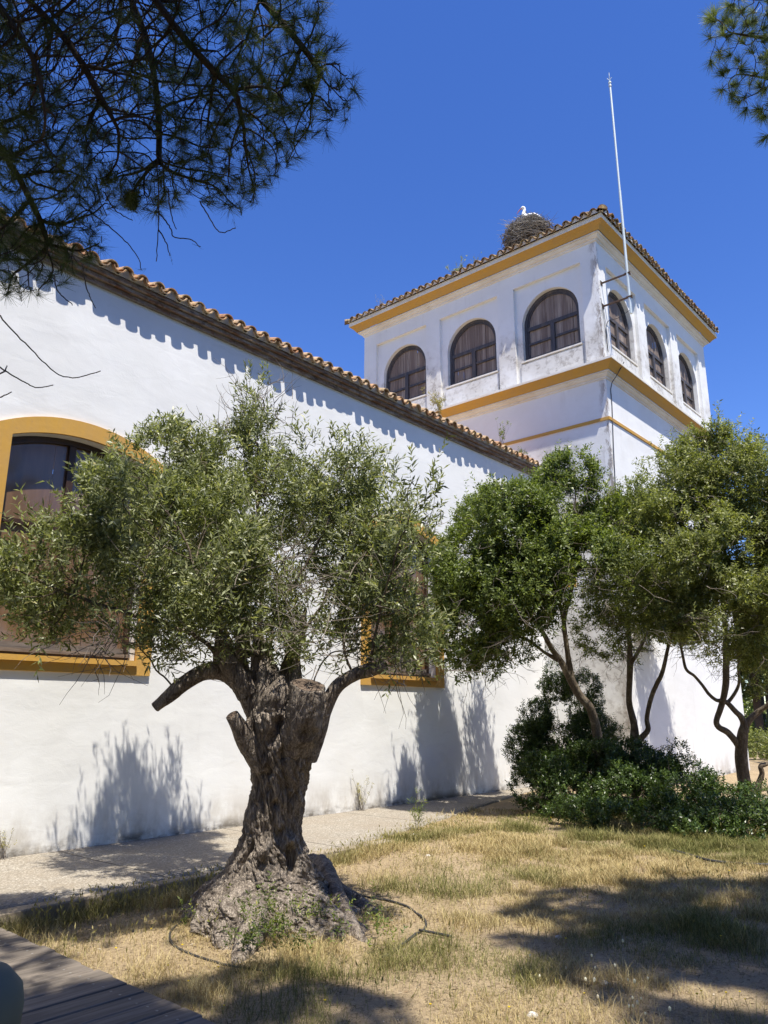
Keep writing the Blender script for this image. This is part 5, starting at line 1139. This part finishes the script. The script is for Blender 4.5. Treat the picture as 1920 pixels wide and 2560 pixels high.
mb = MB(); V, Fq = gnarl([nc+[0, 0, -.25], nc+[0, 0, .1], nc+[0, 0, .5], nc+[0, 0, .85], nc+[0, 0, 1.06]], [.30, .38, .54, .56, .30], 28, 30, .25, 66, 3); mb.add(V, Fq, .5)
mb.build("core", M['pbark'], nest)
# the stork sits facing left, head up, red bill pointing down and left
sx = nc+np.array([-.06, -.10, 1.17]); lf = -RIGHT
def sp(a, u, f=0.0): return sx+(lf*a+np.array([0, 0, u])-AWAY*f)*1.08
stork = thing("stork", "white stork sitting on the stick nest, red bill pointing down left", "bird", tuple(sx))
def blob(mb, pts, rad, sides=20, n=36, sq=1.0):
    PR = spline(np.c_[np.array(pts), rad], n); V, F = sweep(PR[:, :3], np.maximum(PR[:, 3], .001), sides); fs = [tuple(q) for q in F]+[tuple(range(sides)), tuple(range(len(V)-sides, len(V)))]; mb.add(V, fs, .5)
mb = MB()
blob(mb, [sp(-.34, .02), sp(-.24, .06), sp(-.08, .11), sp(.06, .13), sp(.13, .17), sp(.155, .24), sp(.14, .32), sp(.13, .385), sp(.145, .425), sp(.175, .435), sp(.205, .425), sp(.22, .415)],
     [.015, .07, .125, .13, .095, .062, .047, .043, .052, .052, .036, .014])
mb.build("body", M['feather'], stork, smooth=True)
mb = MB(); blob(mb, [sp(.205, .425), sp(.25, .375), sp(.31, .29), sp(.345, .235)], [.017, .015, .010, .002], 10, 16); mb.build("bill", M['beak'], stork, smooth=True)
for sg in (1, -1):
    mb = MB(); blob(mb, [sp(.05, .15, .10*sg), sp(-.08, .13, .13*sg), sp(-.24, .07, .10*sg), sp(-.34, .03, .06*sg)], [.02, .06, .05, .012], 12, 18); mb.build("wing", M['feather'], stork, smooth=True)
    mb = MB(); blob(mb, [sp(-.10, .055, .135*sg), sp(-.24, .035, .12*sg), sp(-.38, .015, .06*sg)], [.01, .035, .008], 10, 14); mb.build("wing_tip", M['blackfeather'], stork, smooth=True)
    mb = MB(); blob(mb, [sp(.183, .437, .030*sg), sp(.183, .437, .044*sg)], [.014, .006], 8, 5); mb.build("eye", M['blackfeather'], stork, smooth=True)

# ------------------------------------------------------------------ weeds on the roofs and along the wall
def weed(label, base, r_, h_, n, m_, name="weed", ll=.05, lw=.012, seed=0, stalks=9):
    t = thing(name, label, "weed", tuple(base), None); b = np.array(base); S = []; mb = MB()
    for _ in range(stalks):
        top = b+np.array([random.gauss(0, r_), random.gauss(0, r_), h_*random.uniform(.5, 1.1)]); mid = b*.5+top*.5+RNG.normal(size=3)*r_*.2
        P = spline([b+RNG.normal(size=3)*[.03, .03, 0], mid, top], 8); mb.tube(P, np.linspace(.004, .0015, 8), 3, cap=False)
        for _ in range(n//stalks): S.append(P[random.randint(2, 7)]+RNG.normal(size=3)*.02)
    (V, F, q), _, _ = shoots(np.array(S), np.repeat((b-[0, 0, .2])[None], len(S), 0), 6, .06, ll, lw, up=.9)
    link("leaves", fastmesh("leaves", V, F, {"rnd": q}), m_, t); mb.build("stalks", M['twig'], t, fixn=False)
weed("green tuft growing on the tower eave left of the nest", ONX(1142, 690, TX-.15), .22, .42, 130, M['cleaf'])
weed("sparse bare tuft on the tower eave near its far left end", ONX(952, 770, TX-.15), .13, .36, 40, M['dryplant'], ll=.04, lw=.006)
weed("small green sprig on the tower eave between the nest and the green tuft", ONX(1190, 665, TX-.2), .08, .35, 24, M['aleaf'], ll=.03)
weed("yellowish tuft growing on the hall eave under the middle tower window", np.array([*ONY(1096, 1058, YW+.0)[:2], 7.75]), .14, .5, 90, M['dryplant'], ll=.07)
weed("thin leafy sprig on the hall roof against the tower wall", np.array([*ONY(1253, 1118, YW+.05)[:2], 7.8]), .07, .6, 30, M['aleaf'], ll=.05, lw=.02)
weed("low yellow green tuft at the end of the hall eave", np.array([*ONY(1305, 1140, YW+.05)[:2], 7.75]), .2, .2, 60, M['fresh'], ll=.05)
weed("dry stalky weed growing at the wall foot right of the olive trunk", np.array([*ONY(902, 2012, YW-.06)[:2], 0.0]), .10, .55, 60, M['dryplant'], ll=.04, lw=.008)
weed("dry branching weed at the wall foot by the left picture edge", np.array([*ONY(12, 2140, YW-.06)[:2], 0.0]), .12, .42, 50, M['dryplant'], ll=.035, lw=.008)
weed("tall green grass stalk weed at the path edge", ONZ(1040, 2078, -.02), .07, .55, 26, M['fresh'], ll=.09, lw=.01, stalks=4)

# ------------------------------------------------------------------ grass, flowers and litter
def in_grass(x, y):
    fr = np.interp(x, [-8, 7.2, 9.44, 12.0, 15.5, 16.35], [6.83, 6.83, 7.5, 8.3, 9.1, 9.2])+np.where(x > 7.2, .14*RNG.normal(size=len(x)), 0)
    return (x > 2.95+0.02*RNG.normal(size=len(x))) & (y < fr) & (np.hypot(x-OC[0], y-OC[1]) > 0.50)
def scatter(n, x0, x1, y0, y1):
    x = RNG.uniform(x0, x1, n); y = RNG.uniform(y0, y1, n); return x, y
def visible(x, y):
    v = np.stack([x, y, np.full_like(x, -1.7)], -1); zc = v@_fw; u = (v@_rt)/zc*FPX; w_ = (v@_up)/zc*FPX
    return (zc > .5) & (np.abs(u) < 1250) & (w_ > -1750)
def grass(n, near, seed, far=False):
    d = 2.2+(14.0-2.2)*RNG.random(n)**(0.75 if not far else .8); a = YAW+RNG.uniform(-.60, .60, n)
    x, y = d*np.sin(a), d*np.cos(a); k = in_grass(x, y) & (x < 15.5); x, y, d = x[k], y[k], d[k]
    pn = fbm(np.stack([x*.55, y*.55, x*0+9], -1), 90, 4); fine = fbm(np.stack([x*3.2, y*3.2, x*0], -1), 95, 3)
    dens = np.clip((pn-.27)*4.0, .14, 1)*np.clip((fine-.22)*4, .15, 1); edge = np.clip(1.0-np.abs(y-6.75)/.35, 0, 1)*(x < 9.5); dens = np.maximum(dens, edge*.9)
    k = RNG.random(len(x)) < dens; x, y, d, pn = x[k], y[k], d[k], pn[k]; n = len(x)
    gp = fbm(np.stack([x*.8+5, y*.8, x*0+2], -1), 99, 4); green = np.clip((gp-.445)*5+.22+RNG.normal(size=n)*.28+.35*np.exp(-((np.hypot(x-3.4, y-4.9))/.9)**2)+.25*np.exp(-((y-6.6)/.4)**2), 0, 1)
    z = ground_z(x, y); P = np.stack([x, y, z-.01], -1); h = (.028+.10*RNG.random(n)**2.0)*(.6+.9*sstep(.38, .6, fbm(np.stack([x*2.3, y*2.3, x*0+7], -1), 130, 3)))*np.where(green > .5, 1.25, 1.0)
    lod = np.clip(d/5.0, .8, 2.6); az = RNG.uniform(0, 6.283, n); lean = .25+.75*RNG.random(n)
    D = unit(np.stack([np.cos(az)*lean, np.sin(az)*lean, np.ones(n)], -1)); N = unit(np.stack([np.cos(az), np.sin(az), -lean], -1))
    S = unit(np.cross(D, N)); W = (.0028*lod)[:, None]; H_ = h[:, None]; md = P+D*H_*.55; tp_ = md+unit(D+np.stack([np.cos(az), np.sin(az), az*0-.3], -1)*.7)*H_*.55
    V = np.stack([P-S*W*.5, P+S*W*.5, md+S*W*.4, tp_, md-S*W*.4], 1).reshape(-1, 3); F = (np.arange(n)[:, None, None]*5+np.array([[[0, 1, 2], [0, 2, 4], [4, 2, 3]]])).reshape(-1, 3)
    return V, F, np.repeat(RNG.random(n), 5), np.repeat(green, 5)
V, F, r_, g_ = grass(1500000, True, 1)
props(link("dry_grass", fastmesh("dry_grass", V, F, {"rnd": r_, "green": g_}), M['grass']), "short dry straw coloured grass with green patches over sandy soil", "grass", None, "stuff")
# seed heads standing above the grass
n = 2600; d = 2.4+9.5*RNG.random(n)**.8; a = YAW+RNG.uniform(-.55, .55, n); x, y = d*np.sin(a), d*np.cos(a)
k = in_grass(x, y) & (y < 7.6) & (fbm(np.stack([x*.7, y*.7, x*0+4], -1), 120, 3) > .40); x, y, d = x[k], y[k], d[k]
ex = RNG.random(1100); xe = 3.3+6.2*ex; ye = 6.72+RNG.normal(size=1100)*.13; k = ye < 6.81; x = np.r_[x, xe[k]]; y = np.r_[y, ye[k]]; d = np.hypot(x, y); n = len(x)
P = np.stack([x, y, ground_z(x, y)], -1); D = unit(np.stack([RNG.normal(size=n)*.25, RNG.normal(size=n)*.25, np.ones(n)], -1)); L = .09+.13*RNG.random(n); N = unit(np.cross(D, RNG.normal(size=(n, 3))))
V1, F1, r1 = blades(P, D, N, L, np.full(n, .0026)*np.clip(d/5, .8, 2)); top = P+D*L[:, None]; D2 = unit(D+RNG.normal(size=(n, 3))*.35); V2, F2, r2 = blades(top-D2*.012, D2, N, .028+.03*RNG.random(n), .008+.005*RNG.random(n), .3)
V3, F3, r3 = blades(top-D2*.012, D2, np.cross(D2, N), .028+.03*RNG.random(n), .008+.004*RNG.random(n), .3); V, F, R = cat([(V1, F1, r1), (V2, F2, r2), (V3, F3, r3)])
props(link("grass_seed_heads", fastmesh("grass_seed_heads", V, F, {"rnd": R}), M['dryplant']), "pale dry seed heads standing above the short grass and along the kerb", "grass", None, "stuff")
def dots(name, pts, r0, r1, m_, label, cat_, stalk=.06, lo_=.05, hi_=.11):
    mb = MB(); sm_ = MB()
    for p in pts:
        hgt = random.uniform(lo_, hi_); p = np.array(p); top = p+np.array([random.gauss(0, .015), random.gauss(0, .015), hgt]); sm_.tube([p, top], .0014, 3, cap=False); rr_ = random.uniform(r0, r1)
        bm = bmesh.new(); bmesh.ops.create_icosphere(bm, subdivisions=1, radius=rr_); el = 1.5 if name == "hares_tail" else .45
        mb.add([top+np.array([v.co.x, v.co.y, v.co.z*el]) for v in bm.verts], [[v.index for v in f.verts] for f in bm.faces]); bm.free()
    t = thing(name, label, cat_, tuple(pts[0])); t["kind"] = "stuff"; mb.build("heads", m_, t); sm_.build("stalks", M['dryplant'], t, fixn=False)
def gpt(x, y): q = ONZ(x, y, -.06); q[2] = float(ground_z(q[0], q[1])); return q
fl_ = [gpt(900+x*.615, 1900+y*.615+12) for x, y in [(650, 266), (775, 245), (530, 333), (690, 410), (1155, 380), (1515, 465), (600, 985), (790, 610), (820, 725), (1495, 940), (1530, 958), (1470, 725), (1395, 940), (1365, 945), (240, 262), (280, 288), (450, 298), (1580, 955), (900, 920), (285, 985), (410, 300), (1540, 930), (1020, 410), (940, 300)]]
fl_ += [gpt(*q) for q in [(458, 2360), (545, 2410), (380, 2340), (430, 2420), (551, 2500), (465, 2448), (808, 2510), (300, 2380), (1195, 2070), (1320, 2060), (1400, 2085), (1340, 2048), (1240, 2100)]]
dots("wildflowers", fl_, .006, .011, M['petal'], "small yellow wildflowers dotted through the dry grass", "flowers")
ht = [gpt(900+x*.615, 1900+y*.615+25) for x, y in [(938, 790), (1030, 812), (972, 848), (830, 797), (700, 790), (1102, 877), (1190, 874), (1086, 898), (1103, 915), (925, 886), (942, 886), (960, 885), (975, 913), (1104, 930), (1102, 955), (1118, 958), (1133, 965), (1255, 965), (1160, 960), (735, 880), (1125, 975), (1050, 730)]]
dots("hares_tail", ht, .006, .010, M['hare'], "fluffy white hare's tail grass heads in the shaded grass", "grass", lo_=.05, hi_=.14)
# bark chips, dry leaves and crumbs of stone lying about
n = 5200; d = 2.3+8.0*RNG.random(n)**.8; a = YAW+RNG.uniform(-.56, .56, n); x, y = d*np.sin(a), d*np.cos(a); k = in_grass(x, y); x, y = x[k], y[k]; n = len(x)
x2 = OC[0]+RNG.normal(size=1500)*.62; y2 = OC[1]-.25+RNG.normal(size=1500)*.55; x, y = np.r_[x, x2], np.r_[y, y2]; n = len(x)
P = np.stack([x, y, ground_z(x, y)+.004], -1); az = RNG.uniform(0, 6.283, n); D = unit(np.stack([np.cos(az), np.sin(az), RNG.normal(size=n)*.18], -1)); N = unit(np.stack([RNG.normal(size=n)*.25, RNG.normal(size=n)*.25, np.ones(n)], -1))
V, F, r_ = blades(P, D, N, .015+.045*RNG.random(n)**2, .005+.012*RNG.random(n)**2, .25)
props(link("leaf_litter", fastmesh("leaf_litter", V, F, {"rnd": r_}), leafmat("litter", [(0.0, (.07, .05, .035)), (.5, (.24, .17, .10)), (.9, (.42, .33, .22)), (1.0, (.55, .50, .42))], .1, .8, .1)), "dry leaves and bark chips scattered on the sandy ground", "litter", None, "stuff")
for (px, py, s_) in [(1330, 2496+10, .035), (1395, 2322, .03), (1510, 2430, .03), (1035, 2098, .05), (1345, 2130, .03), (1070, 2140, .03)]:
    q = gpt(px, py); bm = bmesh.new(); bmesh.ops.create_icosphere(bm, subdivisions=3, radius=s_)
    for v in bm.verts: v.co *= .75+.5*float(fbm(np.array(v.co)/s_*1.1+px, 7, 3)); v.co.z *= .6
    me = bpy.data.meshes.new("stone"); bm.to_mesh(me); bm.free(); o = link("stone", me, M['mortar']); o.location = q
    props(o, {1330: "pale stone lying in the front grass at the bottom", 1395: "pale flat stone at the edge of the right grass shadow", 1510: "small stone among the white grass tufts", 1035: "stone at the end of the path edge", 1345: "small stone on dry grass before the low shrub", 1070: "small stone on dark soil near the path end"}[px], "stone")
